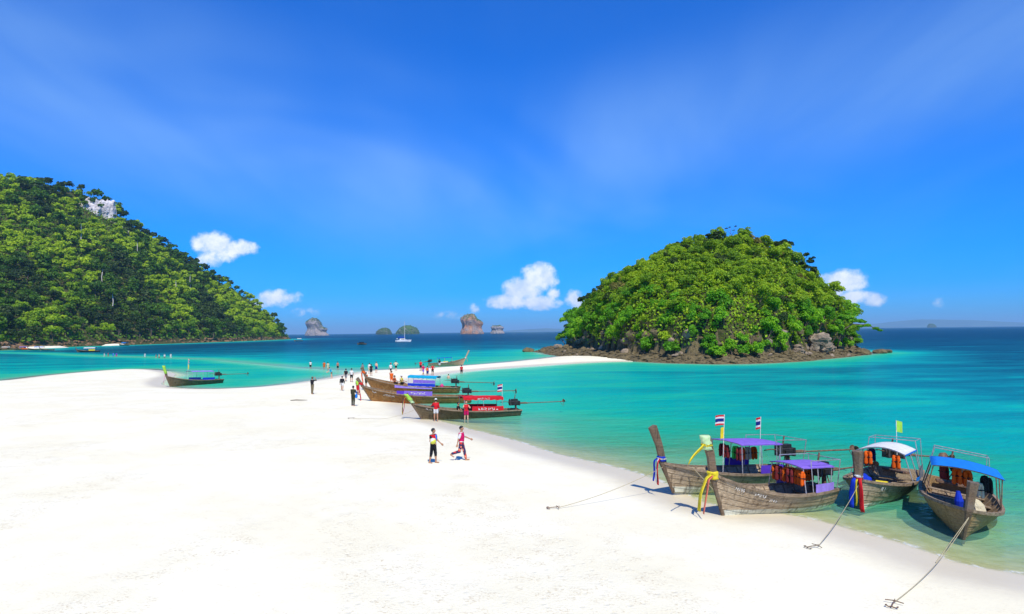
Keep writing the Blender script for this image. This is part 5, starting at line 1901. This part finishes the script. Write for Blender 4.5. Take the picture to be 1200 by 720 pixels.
def person(loc, yaw, label, group, H=1.68, skin='tan', top=None, sleeve=0.45, bottom=None, leg=0.5, hair=HAIR, hairlen=0.0, res=0.02, pose=None, hat=None,
           vest=None, skirt=False, trunk=0.0, long_top=0.0, vest2=None, bottom2=None):
    """local axes: x forward, y to the person's left, z up; feet at z = 0. Angles in degrees, forward positive."""
    D = dict(la=(12, 8, 15), ra=(-10, 8, 12), ll=(4, 4), rl=(-5, 4), head=0, seat=False)
    D.update(pose or {})
    s = H / 1.70
    q = lambda *v: np.array(v, float) * s
    # legs first, to find how high the pelvis rides
    joints = {}
    low = 1e9
    for nm, sd in (('l', 1), ('r', -1)):
        hf, kf = (R(a) for a in D[nm + 'l'][:2])
        ab = R(D[nm + 'l'][2]) if len(D[nm + 'l']) > 2 else R(3)
        hip = q(0, sd * 0.088, 0)
        d1 = roty(rotx(np.array([0, 0, -1.0]), sd * ab), -hf)
        knee = hip + d1 * 0.43 * s
        d2 = roty(rotx(np.array([0, 0, -1.0]), sd * ab * 0.4), -(hf - kf))
        ank = knee + d2 * 0.41 * s
        fd = roty(np.array([1.0, sd * 0.12, 0]), -(hf - kf) * 0.55)
        toe = ank + fd * 0.155 * s + q(0, 0, -0.045)
        joints[nm] = (hip, knee, ank, toe)
        low = min(low, ank[2] - 0.075 * s, toe[2] - 0.03 * s)
    pel = np.array([0, 0, -low])
    for nm in 'lr':
        joints[nm] = tuple(p + pel for p in joints[nm])
    tk = R(D.get('trunk', trunk))
    T = lambda *v: roty(np.array(v, float) * s, tk) + pel
    legs, thigh, shin, arms, upper = [], [], [], [], []
    for nm in 'lr':
        hip, knee, ank, toe = joints[nm]
        th = [(hip, knee, 0.083 * s, 0.056 * s, 1)]
        heel = ank + q(-0.03, 0, -0.045)
        sh = [(knee, (knee * 0.62 + ank * 0.38), 0.055 * s, 0.056 * s, 1), (knee * 0.62 + ank * 0.38, ank, 0.055 * s, 0.036 * s, 1), (heel, toe, 0.035 * s, 0.03 * s, 1), (ank, heel, 0.036 * s, 0.034 * s, 1)]
        legs += th + sh
        thigh.append(th[0])
        shin.append((knee, ank))
    torso = [(T(0, -0.075, 0.02), T(0, 0.075, 0.02), 0.098 * s, 0.098 * s, 0.95), (T(-0.005, 0, 0.06), T(0.0, 0, 0.26), 0.118 * s, 0.125 * s, 0.86),
             (T(0.0, -0.05, 0.33), T(0.0, 0.05, 0.33), 0.125 * s, 0.125 * s, 0.86), (T(-0.01, -0.13, 0.455), T(-0.01, 0.13, 0.455), 0.065 * s, 0.065 * s, 1.0),
             (T(-0.01, 0, 0.42), T(0.0, 0, 0.57), 0.07 * s, 0.05 * s, 1)]
    hd = T(0.015, 0, 0.675)
    ht = R(D['head'])
    hv = lambda *v: hd + roty(np.array([v[0] * math.cos(ht) - v[1] * math.sin(ht), v[0] * math.sin(ht) + v[1] * math.cos(ht), v[2]]) * s, tk * 0.5)
    head = [(hv(-0.012, 0, 0.03), hv(0.0, 0, 0.035), 0.092 * s, 0.088 * s, 1.08), (hv(0.018, 0, -0.02), hv(0.03, 0, -0.062), 0.066 * s, 0.044 * s, 1),
            (hv(0.092, 0, 0.02), hv(0.112, 0, -0.012), 0.010 * s, 0.017 * s, 1), (hv(-0.005, 0.088, 0.02), hv(-0.01, 0.09, -0.012), 0.014 * s, 0.012 * s, 1),
            (hv(-0.005, -0.088, 0.02), hv(-0.01, -0.09, -0.012), 0.014 * s, 0.012 * s, 1)]
    hands = []
    for nm, sd in (('l', 1), ('r', -1)):
        fl, ab, eb = (R(a) for a in D[nm + 'a'][:3])
        inw = R(D[nm + 'a'][3]) if len(D[nm + 'a']) > 3 else 0
        sh = T(-0.01, sd * 0.175, 0.45)
        d1 = roty(rotx(np.array([0, 0, -1.0]), sd * ab), -fl)
        el = sh + d1 * 0.275 * s
        d2 = roty(rotx(np.array([0, 0, -1.0]), sd * (ab - inw)), -(fl + eb))
        wr = el + d2 * 0.245 * s
        up = (sh, el, 0.052 * s, 0.038 * s, 1)
        arms += [up, (el, wr, 0.039 * s, 0.026 * s, 1)]
        upper.append((sh, el, wr))
        ax = d2
        side = np.cross(ax, np.array([0, 1.0, 0]))
        side = side / (np.linalg.norm(side) + 1e-6)            # the thumb side points forward
        nrm = np.cross(ax, side)
        palm = wr + ax * 0.045 * s
        hands += [(wr + ax * 0.01 * s, wr + ax * 0.078 * s, 0.024 * s, 0.03 * s, 1), (palm - side * 0.018 * s, palm + side * 0.02 * s, 0.022 * s, 0.022 * s, 1)]
        fr = 0.0088 * s if res < 0.015 else 0.0115 * s
        for i, (o, ln) in enumerate(((0.028, 0.068), (0.010, 0.078), (-0.010, 0.073), (-0.028, 0.058))):
            b0 = wr + (ax * 0.085 + side * o * (1.2 if res < 0.015 else 1.35)) * s
            b1 = b0 + (ax * ln * 0.55 + side * o * 0.25) * s
            b2 = b1 + (ax * ln * 0.42 - nrm * sd * 0.022) * s
            hands += [(b0, b1, fr, fr, 1), (b1, b2, fr, fr * 0.85, 1)]
        t0 = wr + (ax * 0.03 + side * 0.022) * s
        t1 = t0 + (ax * 0.03 + side * 0.030) * s
        hands += [(t0, t1, fr * 1.2, fr * 1.1, 1), (t1, t1 + (ax * 0.03 + side * 0.008) * s, fr * 1.1, fr * 0.9, 1)]
    root = bpy.data.objects.new('person', None)
    root.empty_display_size = 0.3
    COL.objects.link(root)
    root.location = loc
    root.rotation_euler = (0, 0, R(yaw))
    tag(root, label, 'person', group)

    def put(name, prims, mat, k=0.025, cuts=(), infl=0.0, rs=res):
        V, F = sdf_mesh(prims, rs, k, cuts, infl)
        return add(name, mesh_np(name, V, F, mat, True), root)

    body = put('body', legs + torso + head + arms + hands, SKIN[skin], 0.018 if res < 0.015 else 0.022)
    for sd in (1, -1):
        MB().sphere(hv(0.083, sd * 0.034, 0.028), (0.011 * s, 0.015 * s, 0.010 * s), 1).build('eye', EYE, root)
    MB().sphere(hv(0.079, 0, -0.052), (0.010 * s, 0.026 * s, 0.008 * s), 1).build('mouth', LIP, root)
    # hair: a cap over the back and top of the skull, longer if asked
    hp = [(hv(-0.022, 0, 0.042), hv(-0.012, 0, 0.055), 0.098 * s, 0.096 * s, 1.06)]
    if hairlen:
        hp += [(hv(-0.07, 0, 0.0), hv(-0.085, 0, -hairlen), 0.075 * s, 0.045 * s, 0.8)]
    cut = [(hv(0.055, 0, 0.062), (1, 0, -0.75)), (hv(0.02, 0, -0.02), (0.9, 0, -0.5))]
    cut = [(p, np.array([n[0] * math.cos(ht), n[0] * math.sin(ht), n[2]])) for p, n in cut]
    if hair is not None:
        put('hair', hp, hair, 0.02, cut if not hairlen else cut[:1] + cut[1:])
    if hat is not None:
        put('hat', [(hv(-0.01, 0, 0.06), hv(-0.005, 0, 0.085), 0.104 * s, 0.095 * s, 1.05), (hv(0.06, 0, 0.06), hv(0.13, 0, 0.055), 0.05 * s, 0.04 * s, 1)], hat, 0.015, [(hv(0, 0, 0.045), (0, 0, -1))])
    up_ax = roty(np.array([0, 0, 1.0]), tk)
    wl, nk = T(0, 0, 0.02 - long_top), T(0, 0, 0.515)
    if top is not None:
        pr = list(torso)
        for sh, el, wr in upper:
            if sleeve > 0:
                if sleeve <= 1:
                    pr.append((sh, sh + (el - sh) * sleeve, 0.056 * s, (0.056 - 0.012 * sleeve) * s, 1))
                else:
                    pr += [(sh, el, 0.056 * s, 0.044 * s, 1), (el, el + (wr - el) * (sleeve - 1), 0.044 * s, 0.036 * s, 1)]
        if long_top:
            for nm in 'lr':
                hip, knee = joints[nm][:2]
                f = min(1, long_top / 0.43)
                pr.append((hip, hip + (knee - hip) * f, 0.10 * s, 0.095 * s, 1))
        put('shirt', pr, top, 0.04, [(wl, -up_ax), (nk, up_ax)], 0.014)
    if vest is not None:
        vp = torso[1:4]
        put('life_vest', vp, vest, 0.05, [(T(0, 0, 0.06), -up_ax), (T(0, 0, 0.50), up_ax)], 0.045)
        if vest2 is not None:
            put('vest_panel', vp, vest2, 0.05, [(T(0, 0, 0.09), -up_ax), (T(0, 0, 0.49), up_ax), (T(0, 0.0, 0.3), (0, -1, 0))], 0.050)
    if bottom is not None:
        pr = [torso[0], (T(-0.005, 0, 0.06), T(0, 0, 0.12), 0.118 * s, 0.12 * s, 0.86)]
        for nm in 'lr':
            hip, knee, ank, toe = joints[nm]
            if leg <= 0.5:
                pr.append((hip, hip + (knee - hip) * leg * 2, 0.092 * s, (0.092 - 0.03 * leg * 2) * s, 1))
            else:
                pr += [(hip, knee, 0.092 * s, 0.064 * s, 1), (knee, knee + (ank - knee) * (leg - 0.5) * 2, 0.066 * s, 0.052 * s, 1)]
        if skirt:
            kz = pel[2] - 0.36 * s
            pr.append((T(0, 0, 0.02), np.array([0, 0, kz]), 0.12 * s, 0.17 * s, 0.85))
            put('skirt', pr, bottom, 0.03, [(np.array([0, 0, kz]), (0, 0, -1)), (T(0, 0, 0.12), up_ax)], 0.012)
        else:
            put('shorts' if leg < 0.75 else 'trousers', pr, bottom, 0.02, [(T(0, 0, 0.11), up_ax)], 0.010)
    return root, dict(pel=pel, T=T, wrist={'l': upper[0][2], 'r': upper[1][2]}, s=s)


def gz(x, y):
    return float(ground_z(np.array([float(x)]), np.array([float(y)]))[0])


G_TOMB = 'bathers strolling on the sand spit'
G_WADE = 'bathers wading on the shoal'
G_FAR = 'distant bathers wading off the left hill'
STAND, WALK = dict(), dict(ll=(24, 6), rl=(-20, 22), la=(-22, 6, 14), ra=(24, 6, 18))


def stand(x, y, yaw, label, group, z=None, **kw):
    z = gz(x, y) if z is None else z
    return person((x, y, z - 0.008), yaw, label, group, **kw)


# the two in front
boy, bj = stand(-3.76, 32.2, -28, 'child in red and blue life vest carrying a yellow ball under one arm', None, H=1.60, res=0.0105, skin='tan', top=CHARCOAL, sleeve=0.4, vest=RED, vest2=BLUE,
                bottom=CHARCOAL, leg=0.66, pose=dict(la=(22, 12, 25), ra=(12, 34, 62, 30), ll=(7, 4), rl=(-7, 6), head=25))
girl, gj = stand(-2.51, 33.1, -4, 'child in magenta life vest and patterned leggings striding along the beach', None, H=1.66, res=0.0105, skin='tan', top=WHITE, sleeve=0.75, vest=MAGENTA,
                 bottom=PATTERN, leg=0.93, pose=dict(la=(42, 12, 22), ra=(-22, 12, 10), ll=(16, 4), rl=(-12, 62), head=-12))


def ball_mesh(rad):
    V, F = ICO[4]
    pts = ICO[2][0][::3]
    d = (V @ pts.T).max(1)
    return mesh_np('beach_ball', V * rad * (1 - 0.02 * np.clip(0.965 - d, 0, 1) / 0.05)[:, None], F, None, True,
                   mats=[cloth('ball_yellow', (0.80, 0.82, 0.10), 0.4), cloth('ball_white', (0.82, 0.82, 0.72), 0.4)], midx=(V[F].mean(1)[:, 2] * 0.8 - V[F].mean(1)[:, 0] * 0.5 > 0.18).astype(int))


w = boy.location + Euler((0, 0, R(-28))).to_matrix() @ Vector(tuple((bj['wrist']['r'] + np.array([-0.01, -0.05, 0.09]))))
tag(add('ball', ball_mesh(0.145), loc=w), 'yellow and white ball held by the child in the blue and red vest', 'ball')

# at the boats
man, mj = stand(-5.64, 50.1, 100, 'person in red shirt, white cap and white shorts leaning on the dark boat', None, H=1.62, res=0.016, top=RED, sleeve=1.3, bottom=WHITE, leg=0.3, hat=WHITE,
                pose=dict(la=(55, 20, 18), ra=(14, 10, 12), ll=(2, 2), rl=(-3, 2)))
stand(-3.48, 50.9, -80, 'barefoot person in a pink red tank top and shorts beside the dark boat', None, z=-0.22, H=1.62, res=0.016, skin='fair', top=RED, sleeve=0.0, bottom=MAGENTA, leg=0.3, hair=HAIR_BROWN, hairlen=0.16,
      pose=dict(la=(35, 20, 70, 20), ra=(35, 20, 75, 20)))
stand(-13.72, 58.85, 75, 'person in olive long clothes with a blue bag near the bow', None, H=1.70, res=0.016, top=OLIVE, sleeve=1.9, bottom=OLIVE, leg=0.95, pose=dict(la=(18, 8, 20), ra=(30, 8, 50)))
bag = MB()
bag.box((0, 0, 0), (0.16, 0.30, 0.34), bev=0.3).tube([(0, -0.12, 0.15), (0, -0.08, 0.42), (0, 0.08, 0.42), (0, 0.12, 0.15)], 0.012, 6)
bo = bag.build('shoulder_bag', BLUE)
bo.location = (-13.42, 58.75, gz(-13.42, 58.75) + 0.86)
tag(bo, 'bright blue bag at the hip of the person in olive', 'bag')
stand(-20.2, 69.0, 60, 'person in black shirt and khaki trousers raising a hand to a sun hat', None, H=1.70, res=0.018, top=CHARCOAL, sleeve=1.2, bottom=KHAKI, leg=0.97, hat=KHAKI,
      pose=dict(ra=(95, 25, 110, 30), la=(10, 10, 20)))
CROWD = [
    (-18.38, 73.75, 95, 'person in dark long-sleeved top and white and red shorts on the sand', dict(top=CHARCOAL, sleeve=1.8, bottom=WHITE, leg=0.3, pose=WALK)),
    (-21.2, 87.0, 80, 'person with black backpack and black shirt walking towards the spit', dict(top=CHARCOAL, bottom=GREYC, leg=0.45, vest=CHARCOAL, pose=WALK)),
    (-26.0, 98.2, 190, 'person in cyan shirt bending forward at the edge of the inlet', dict(top=CYAN, bottom=KHAKI, leg=0.2, skin='fair', trunk=28, pose=dict(la=(40, 8, 20), ra=(35, 8, 20)))),
    (-20.24, 85.95, 90, 'person in white shirt and black shorts behind the nearer boats', dict(top=WHITE, bottom=CHARCOAL, leg=0.4)),
    (-15.7, 69.4, 70, 'person in lime green vest and red shorts by the raised prow', dict(top=CHARCOAL, sleeve=1.0, vest=LIME, bottom=RED, leg=0.45)),
    (-23.62, 107.7, 140, 'person in grey shirt and khaki shorts at the start of the spit', dict(top=GREYC, bottom=KHAKI, leg=0.45)),
    (-22.2, 106.1, 90, 'person in white sun shirt beside one in a long black dress', dict(top=WHITE, sleeve=1.7, bottom=CREAM, leg=0.4, skin='fair')),
    (-20.4, 98.6, 95, 'person in a long black dress on the spit', dict(top=CHARCOAL, bottom=CHARCOAL, skirt=True, hairlen=0.14)),
    (-21.45, 107.65, 80, 'shirtless person in navy shorts holding a blue towel', dict(bottom=NAVY, leg=0.42, skin='fair', hair=HAIR_BROWN, pose=dict(la=(30, 10, 70)))),
    (-18.16, 101.95, 60, 'person in white shirt, black shorts and red cap on the spit', dict(top=WHITE, bottom=CHARCOAL, leg=0.45, hat=RED, pose=WALK)),
    (-18.68, 109.5, 100, 'person in cream shirt with hands on hips, black shorts', dict(top=CREAM, bottom=CHARCOAL, leg=0.4, skin='fair', pose=dict(la=(-10, 45, 60, 70), ra=(-10, 45, 60, 70)))),
    (-17.24, 80.45, 70, 'person in orange and white shirt by the tall leaning prow', dict(top=ORANGE, bottom=OLIVE, leg=0.6)),
    (-14.94, 84.4, 90, 'shirtless person standing in the gap behind the cyan canopied boat', dict(bottom=ORANGE, leg=0.4, skin='fair', hair=HAIR_BROWN, vest=ORANGE)),
    (-14.94, 111.15, 80, 'person in red shirt and black shorts, rear of the group of four', dict(top=RED, bottom=CHARCOAL, leg=0.4)),
    (-13.36, 102.2, 60, 'person in magenta shirt and purple shorts walking up the spit', dict(top=MAGENTA, bottom=PURPLE, leg=0.4, pose=WALK)),
    (-12.51, 100.45, 70, 'person in lilac and orange top and navy shorts in the group of four', dict(top=LILAC, vest=ORANGE, bottom=NAVY, leg=0.45)),
    (-12.18, 104.1, -90, 'person in red shirt and black shorts with elbows out', dict(top=RED, bottom=CHARCOAL, leg=0.45, pose=dict(la=(-10, 45, 60, 70), ra=(-10, 45, 60, 70)))),
    (-8.05, 107.6, 90, 'lone person in red shirt and black shorts in shallow water', dict(top=RED, bottom=CHARCOAL, leg=0.45)),
    (-14.1, 131.9, 80, 'person in black shirt and white shorts beside the pale boat', dict(top=CHARCOAL, bottom=WHITE, leg=0.4, skin='brown')),
]
for i, (x, y, yaw, lab, kw) in enumerate(CROWD):
    kw.setdefault('pose', dict(la=(5 + i % 4 * 6, 8, 12 + i % 3 * 9), ra=(-8 + i % 5 * 5, 8, 14), ll=(3 + i % 3 * 3, 3), rl=(-4, 4 + i % 2 * 5)))
    stand(x, y, yaw, lab, G_TOMB, H=1.60 + 0.035 * (i % 5), res=0.022, **kw)
stand(-9.06, 96.4, 90, 'bather up to the waist in water between the spit and the boats', None, z=-0.95, H=1.6, res=0.024, skin='fair', bottom=NAVY, leg=0.3, hair=HAIR_BROWN)
for i, (x, y, lab, kw) in enumerate((
        (-38.2, 129.3, 'wading person in white shirt and black shorts, farthest out on the shoal', dict(top=WHITE, bottom=CHARCOAL, leg=0.45)),
        (-34.6, 125.6, 'wading person in orange top beside one in cream', dict(top=ORANGE, bottom=ORANGE, leg=0.3)),
        (-33.1, 122.6, 'wading person in cream clothes beside one in orange', dict(top=CREAM, bottom=CREAM, leg=0.45)),
        (-31.6, 123.6, 'wading person in salmon shirt and black shorts near the beach', dict(top=cloth('salmon', (0.75, 0.25, 0.16)), bottom=CHARCOAL, leg=0.45)))):
    stand(x, y, 90 + 20 * i, lab, G_WADE, H=1.66, res=0.024, **kw)
for i, (x, y, lab, kw) in enumerate((
        (-131.0, 219.5, 'far wader in white beside one in red, off the left hill', dict(top=WHITE, bottom=WHITE)), (-129.8, 219.5, 'far wader in red beside one in white, off the left hill', dict(top=RED, bottom=RED)),
        (-127.0, 217.5, 'far wader in blue standing close to one in violet', dict(top=BLUE, bottom=BLUE)), (-125.7, 217.0, 'far wader in violet standing close to one in blue', dict(top=VIOLET, bottom=PINK)),
        (-111.0, 206.5, 'far wader in white alone between the coloured pair and the red pair', dict(top=WHITE, bottom=WHITE)), (-103.6, 198.8, 'far wader in dark red of the pair on the shoal', dict(top=RED, bottom=CREAM)),
        (-102.6, 198.5, 'far wader in salmon of the pair on the shoal', dict(bottom=RED, skin='fair')), (-100.5, 197.5, 'far wader in white next to the red pair', dict(top=WHITE, bottom=GREYC)),
        (-98.2, 196.5, 'far wader in white nearest the lone boat', dict(top=WHITE, bottom=WHITE)))):
    stand(x, y, 40 * i, lab, G_FAR, H=1.75, res=0.034, leg=0.45, **kw)
# people sitting in boats
for b, p, yaw, lab, kw in (
        (B_F2, (1.9, 0.15, 0.98), 180, 'seated person in orange life vest in the boat behind', dict(top=CHARCOAL, vest=ORANGE, bottom=CHARCOAL)),
        (B_F2, (1.25, -0.2, 0.98), 170, 'seated person in yellow life vest next to the cyan canopy', dict(top=CREAM, vest=YELLOW, bottom=CHARCOAL, hat=WHITE)),
        (B_E, (0.75, 0.1, 0.42), 150, 'seated person in dark clothes under the red canopy', dict(top=CHARCOAL, bottom=GREYC))):
    w = on_boat(b, p)
    yy = math.degrees(b.matrix_world.to_euler().z) + yaw
    person((w.x, w.y, w.z - 0.42), yy, lab, 'passengers sitting in the boats', H=1.66, res=0.02, leg=0.45, pose=dict(ll=(82, 84), rl=(78, 80), la=(30, 10, 40), ra=(28, 10, 45)), **kw)


# ---------------------------------------------------------------- life jackets, gear, anchors, mooring lines
def jacket_mesh():
    """front panels, back and collar of a foam life jacket, hung by the neck (top at z = 0)"""
    prims = []
    for sd in (1, -1):
        prims += [((0.05, sd * 0.085, -0.14), (0.05, sd * 0.085, -0.46), 0.062, 0.07, 0.75), ((0.03, sd * 0.09, -0.05), (0.04, sd * 0.085, -0.14), 0.045, 0.06, 0.8)]
    prims += [((-0.05, -0.06, -0.12), (-0.05, -0.06, -0.44), 0.07, 0.07, 0.7), ((-0.05, 0.06, -0.12), (-0.05, 0.06, -0.44), 0.07, 0.07, 0.7), ((-0.02, -0.08, -0.04), (-0.02, 0.08, -0.04), 0.045, 0.045, 1)]
    return sdf_mesh(prims, 0.018, 0.02)


JV, JF = jacket_mesh()
JM = {}


def jacket(b, p, yaw, mat, label, group, tilt=0.0):
    if mat.name not in JM:
        JM[mat.name] = (mesh_np('life_jacket', JV, JF, mat, True), mesh_np('belt', *MB().box((0, 0, -0.24), (0.19, 0.31, 0.03)).box((0, 0, -0.38), (0.19, 0.31, 0.03)).p[0], CHARCOAL))
    w = on_boat(b, p)
    e = bpy.data.objects.new('life_jacket', None)
    COL.objects.link(e)
    e.location = w
    e.rotation_euler = (tilt, 0, b.matrix_world.to_euler().z + yaw)
    tag(e, label, 'life jacket', group)
    add('shell', JM[mat.name][0], e)
    add('belt', JM[mat.name][1], e)
    return e


GJ = 'life jackets hung up in the boats'
for i in range(4):
    jacket(B_A, (0.25 - 0.16 * (i % 2), 0.70 - 0.38 * i, 1.86), 0.2 * i, (MAROON, GREEN, MAROON, MAROON)[i], ('maroon life jacket at the outer front corner of the purple canopy', 'green life jacket among maroon ones on the bare prow boat',
           'maroon life jacket hung just behind the green one', 'maroon life jacket on the far side of the bare prow boat')[i], GJ)
for i in range(6):
    jacket(B_B, (-0.72 - 0.10 * (i % 2), 0.66 - 0.26 * i, 1.60), 0.3 * i - 0.5, (ORANGE, ORANGE, MAROON, ORANGE, MAROON, ORANGE)[i],
           ('orange', 'orange', 'maroon', 'orange', 'maroon', 'orange')[i] + ' life jacket in the row at the canopy front, mint prow boat', GJ)
for i in range(4):
    jacket(B_B, (-1.35 - 0.3 * i, -0.35, 1.52), 1.57, (ORANGE, CREAM, ORANGE, ORANGE)[i], ('orange', 'cream', 'orange', 'orange')[i] + ' life jacket under the canopy behind the lilac panel', GJ)
for i in range(3):
    jacket(B_A, (-0.8 - 0.35 * i, -0.3, 1.72), 1.57, (ORANGE, CREAM, ORANGE)[i], ('orange', 'cream', 'orange')[i] + ' life jacket under the canopy of the bare prow boat', GJ)
for i, (p, m, l) in enumerate((((0.0, 0.55, 1.80), ORANGE, 'orange life jacket at the seaward corner of the white canopy'), ((0.0, -0.45, 1.86), ORANGE, 'orange life jacket at the inner corner of the white canopy'),
                               ((-0.3, -0.7, 1.75), NAVY, 'navy life jacket under the white canopy'), ((-1.0, -0.55, 1.85), NAVY, 'navy life jacket at the back of the white canopy'))):
    jacket(B_C, p, 0.4 * i, m, l, GJ)
for i, (p, m, l) in enumerate((((0.30, -0.25, 1.88), ORANGE, 'orange life jacket in the middle of the blue canopy'), ((0.25, 0.05, 1.88), ORANGE, 'orange life jacket beside the prow under the blue canopy'), ((0.2, 0.55, 1.82), CHARCOAL, 'black life jacket under the lit corner of the blue canopy'),
                               ((0.0, 0.72, 1.75), CHARCOAL, 'black life jacket against the side post of the blue canopy'), ((0.55, 0.40, 1.62), CREAM, 'cream life jacket in front of the black ones'), ((-0.3, -0.6, 1.85), MAROON, 'maroon life jacket deep under the blue canopy'))):
    jacket(B_D, p, 0.5 * i, m, l, GJ)


def gear(b, p, mb, name, mat, label, cat, yaw=0.0):
    o = mb.build(name, mat)
    o.location = on_boat(b, p)
    o.rotation_euler = (0, 0, b.matrix_world.to_euler().z + yaw)
    return tag(o, label, cat)


def tarp(seed, s):
    """crumpled heap of cloth"""
    V, F = ICO[4]
    V = V * (1 + 0.35 * vnoise3(V * 2.2, seed, 4))[:, None]
    V[:, 2] = np.maximum(V[:, 2], -0.2)
    return MB().add(V * np.array(s), F)


gear(B_C, (1.35, -0.30, 0.80), tarp(3, (0.42, 0.34, 0.34)), 'tarpaulin', ROYAL, 'royal blue tarpaulin heaped behind the thick prow', 'tarpaulin')
gear(B_C, (0.1, 0.05, 0.62), MB().tube([(0, -0.2, 0), (0, 0.2, 0)], 0.15, 14), 'jerrycan', YELLOW, 'yellow drum on the floor of the white canopied boat', 'drum')
gear(B_C, (0.25, -0.42, 0.62), MB().tube([(-0.1, -0.3, 0), (0.1, 0.3, 0)], 0.12, 12), 'fuel_drum', cloth('teal', (0.03, 0.12, 0.16)), 'dark teal drum on the floor of the white canopied boat', 'drum')
gear(B_D, (1.0, 0.42, 0.75), tarp(9, (0.30, 0.26, 0.34)), 'sack', CREAM, 'pale sack beside the prow of the blue canopied boat', 'sack')
gear(B_D, (0.75, -0.1, 0.9), MB().tube([(0, 0, -0.35), (0.02, 0.02, 0.0), (0, 0, 0.32)], [0.10, 0.14, 0.06], 10), 'towel', ROYAL, 'blue towel hanging under the blue canopy', 'towel')
gear(B_E, (2.6, 0.0, 0.80), MB().sphere((0, 0, 0), (0.36, 0.36, 0.36), 3).ring((0, 0, 0), 0.36, 0.03), 'mooring_buoy', cloth('ink', (0.015, 0.03, 0.06)), 'dark round buoy standing in the dark boat', 'buoy')
gear(B_F2, (-3.55, 0.5, 0.98), MB().sphere((0, 0, 0), (0.2, 0.2, 0.24), 3).tube([(0, 0, 0.2), (0, 0, 0.34)], 0.03, 6), 'fender', PINK, 'pink fender at the quarter of the cyan canopied boat', 'fender')
gear(B_B, (0.2, 0.05, 0.62), tarp(14, (0.35, 0.3, 0.22)), 'sack', KHAKI, 'brown sack in the waist of the mint prow boat', 'sack')
gear(B_A, (1.6, 0.1, 0.66), tarp(17, (0.40, 0.3, 0.2)), 'sack', GREYC, 'grey sack forward in the bare prow boat', 'sack')


def anchor(x, y, yaw, label, wood=False, sc=0.52):
    e = bpy.data.objects.new('anchor', None)
    COL.objects.link(e)
    e.location = (x, y, gz(x, y) + 0.03)
    e.rotation_euler = (0, 0, R(yaw))
    e.scale = (sc,) * 3
    tag(e, label, 'anchor')
    MB().tube([(0, 0, 0.03), (0.75, 0, 0.05)], 0.026, 8).build('shank', WOOD_POST if wood else RUST, e)
    MB().tube([(0.70, -0.36, 0.02), (0.72, 0, 0.06), (0.70, 0.36, 0.03)], 0.022, 8).build('stock', WOOD_DECK if wood else RUST, e)
    for sd in (1, -1):
        MB().tube([(0, 0, 0.03), (-0.03, sd * 0.12, 0.02), (0.08, sd * 0.24, 0.05 if sd > 0 else 0.0)], [0.03, 0.026, 0.012], 8).box((0.07, sd * 0.22, 0.03), (0.14, 0.07, 0.02)).build('fluke', WOOD_POST if wood else RUST, e)
    MB().ring((0.79, 0, 0.05), 0.05, 0.012, 'y', 12, 5).build('ring', RUST, e)
    return e


def line(a, b, sag, label, rad=0.010, floor=True, name='mooring_rope'):
    """rope from a to b; where it sags to the sand it lies on it"""
    a, b = Vector(a), Vector(b)
    pts = []
    for i in range(31):
        t = i / 30
        p = a.lerp(b, t)
        z = p.z - sag * 4 * t * (1 - t)
        if floor:
            z = max(z, gz(p.x, p.y) + 0.012)
        wob = 0.03 * math.sin(t * 11) if z < gz(p.x, p.y) + 0.05 else 0
        pts.append((p.x + wob, p.y + wob, z))
    return tag(MB().tube(pts, rad, 6).build(name, ROPE, None, True), label, 'rope')


anchor(1.15, 23.9, 10, 'rusty anchor on the sand at the end of the long rope')
line((1.56, 23.97, gz(1.56, 23.97) + 0.05), on_boat(B_A, (3.15, 0.0, 1.2)), 0.15, 'long thin rope from the bare prow boat to its anchor')
anchor(8.35, 19.75, 20, 'wooden crossed anchor on the sand in front of the white canopied boat', True)
line((8.74, 19.89, gz(8.74, 19.89) + 0.05), on_boat(B_C, (2.85, 0.0, 1.15)), 0.12, 'rope from the thick prow down to the wooden anchor')
anchor(8.30, 15.3, 52, 'small anchor half buried in the sand near the lower edge')
line((8.55, 15.62, gz(8.55, 15.62) + 0.04), on_boat(B_D, (3.0, 0.1, 1.0)), 0.25, 'slack rope from the blue canopied boat to the small anchor')
line((11.5, 18.9, gz(11.5, 18.9) + 0.02), on_boat(B_D, (3.05, 0.12, 1.05)), 0.0, 'taut pale rope at the bow of the blue canopied boat')
anchor(-11.9, 49.5, 8, 'anchor lying on the sand in front of the beached boats')
line((-11.49, 49.56, gz(-11.49, 49.56) + 0.04), on_boat(B_E, (3.6, 0, 1.0)), 0.4, 'rope from the dark boat to the anchor on the sand')
V, F = tube_np([(0, 0, 0.03), (0.5, 0.05, 0.06), (1.0, -0.05, 0.05), (1.5, 0.1, 0.03)], [0.03, 0.045, 0.04, 0.015], 7)
tag(add('driftwood', mesh_np('driftwood', V, F, WOOD_POST, True), loc=(-20.0, 61.6, gz(-20, 61.6))), 'short piece of driftwood lying alone on the white sand', 'driftwood')
line(on_boat(B_A, (2.6, 0.65, 1.15)), on_boat(B_A, (1.6, 1.05, 0.1)), 0.0, 'short rope hanging down the side of the bare prow boat', 0.016, False)

# ---------------------------------------------------------------- sea haze: one closed box of even, very thin air round everything
m, g = new_mat('haze')
pv = g('ShaderNodeVolumePrincipled', {'Color': (0.40, 0.74, 1.0), 'Density': 0.00007, 'Anisotropy': 0.0})
g('ShaderNodeOutputMaterial', {1: pv})
hb = 70000.0
V = [(x, y, z) for z in (-25.0, 330.0) for y in (-hb, hb) for x in (-hb, hb)]
F = [(0, 2, 3, 1), (4, 5, 7, 6), (0, 1, 5, 4), (2, 6, 7, 3), (0, 4, 6, 2), (1, 3, 7, 5)]
tag(add('haze', mesh_np('haze', V, F, m)), 'thin blue sea haze over the bay', 'haze', kind='stuff')
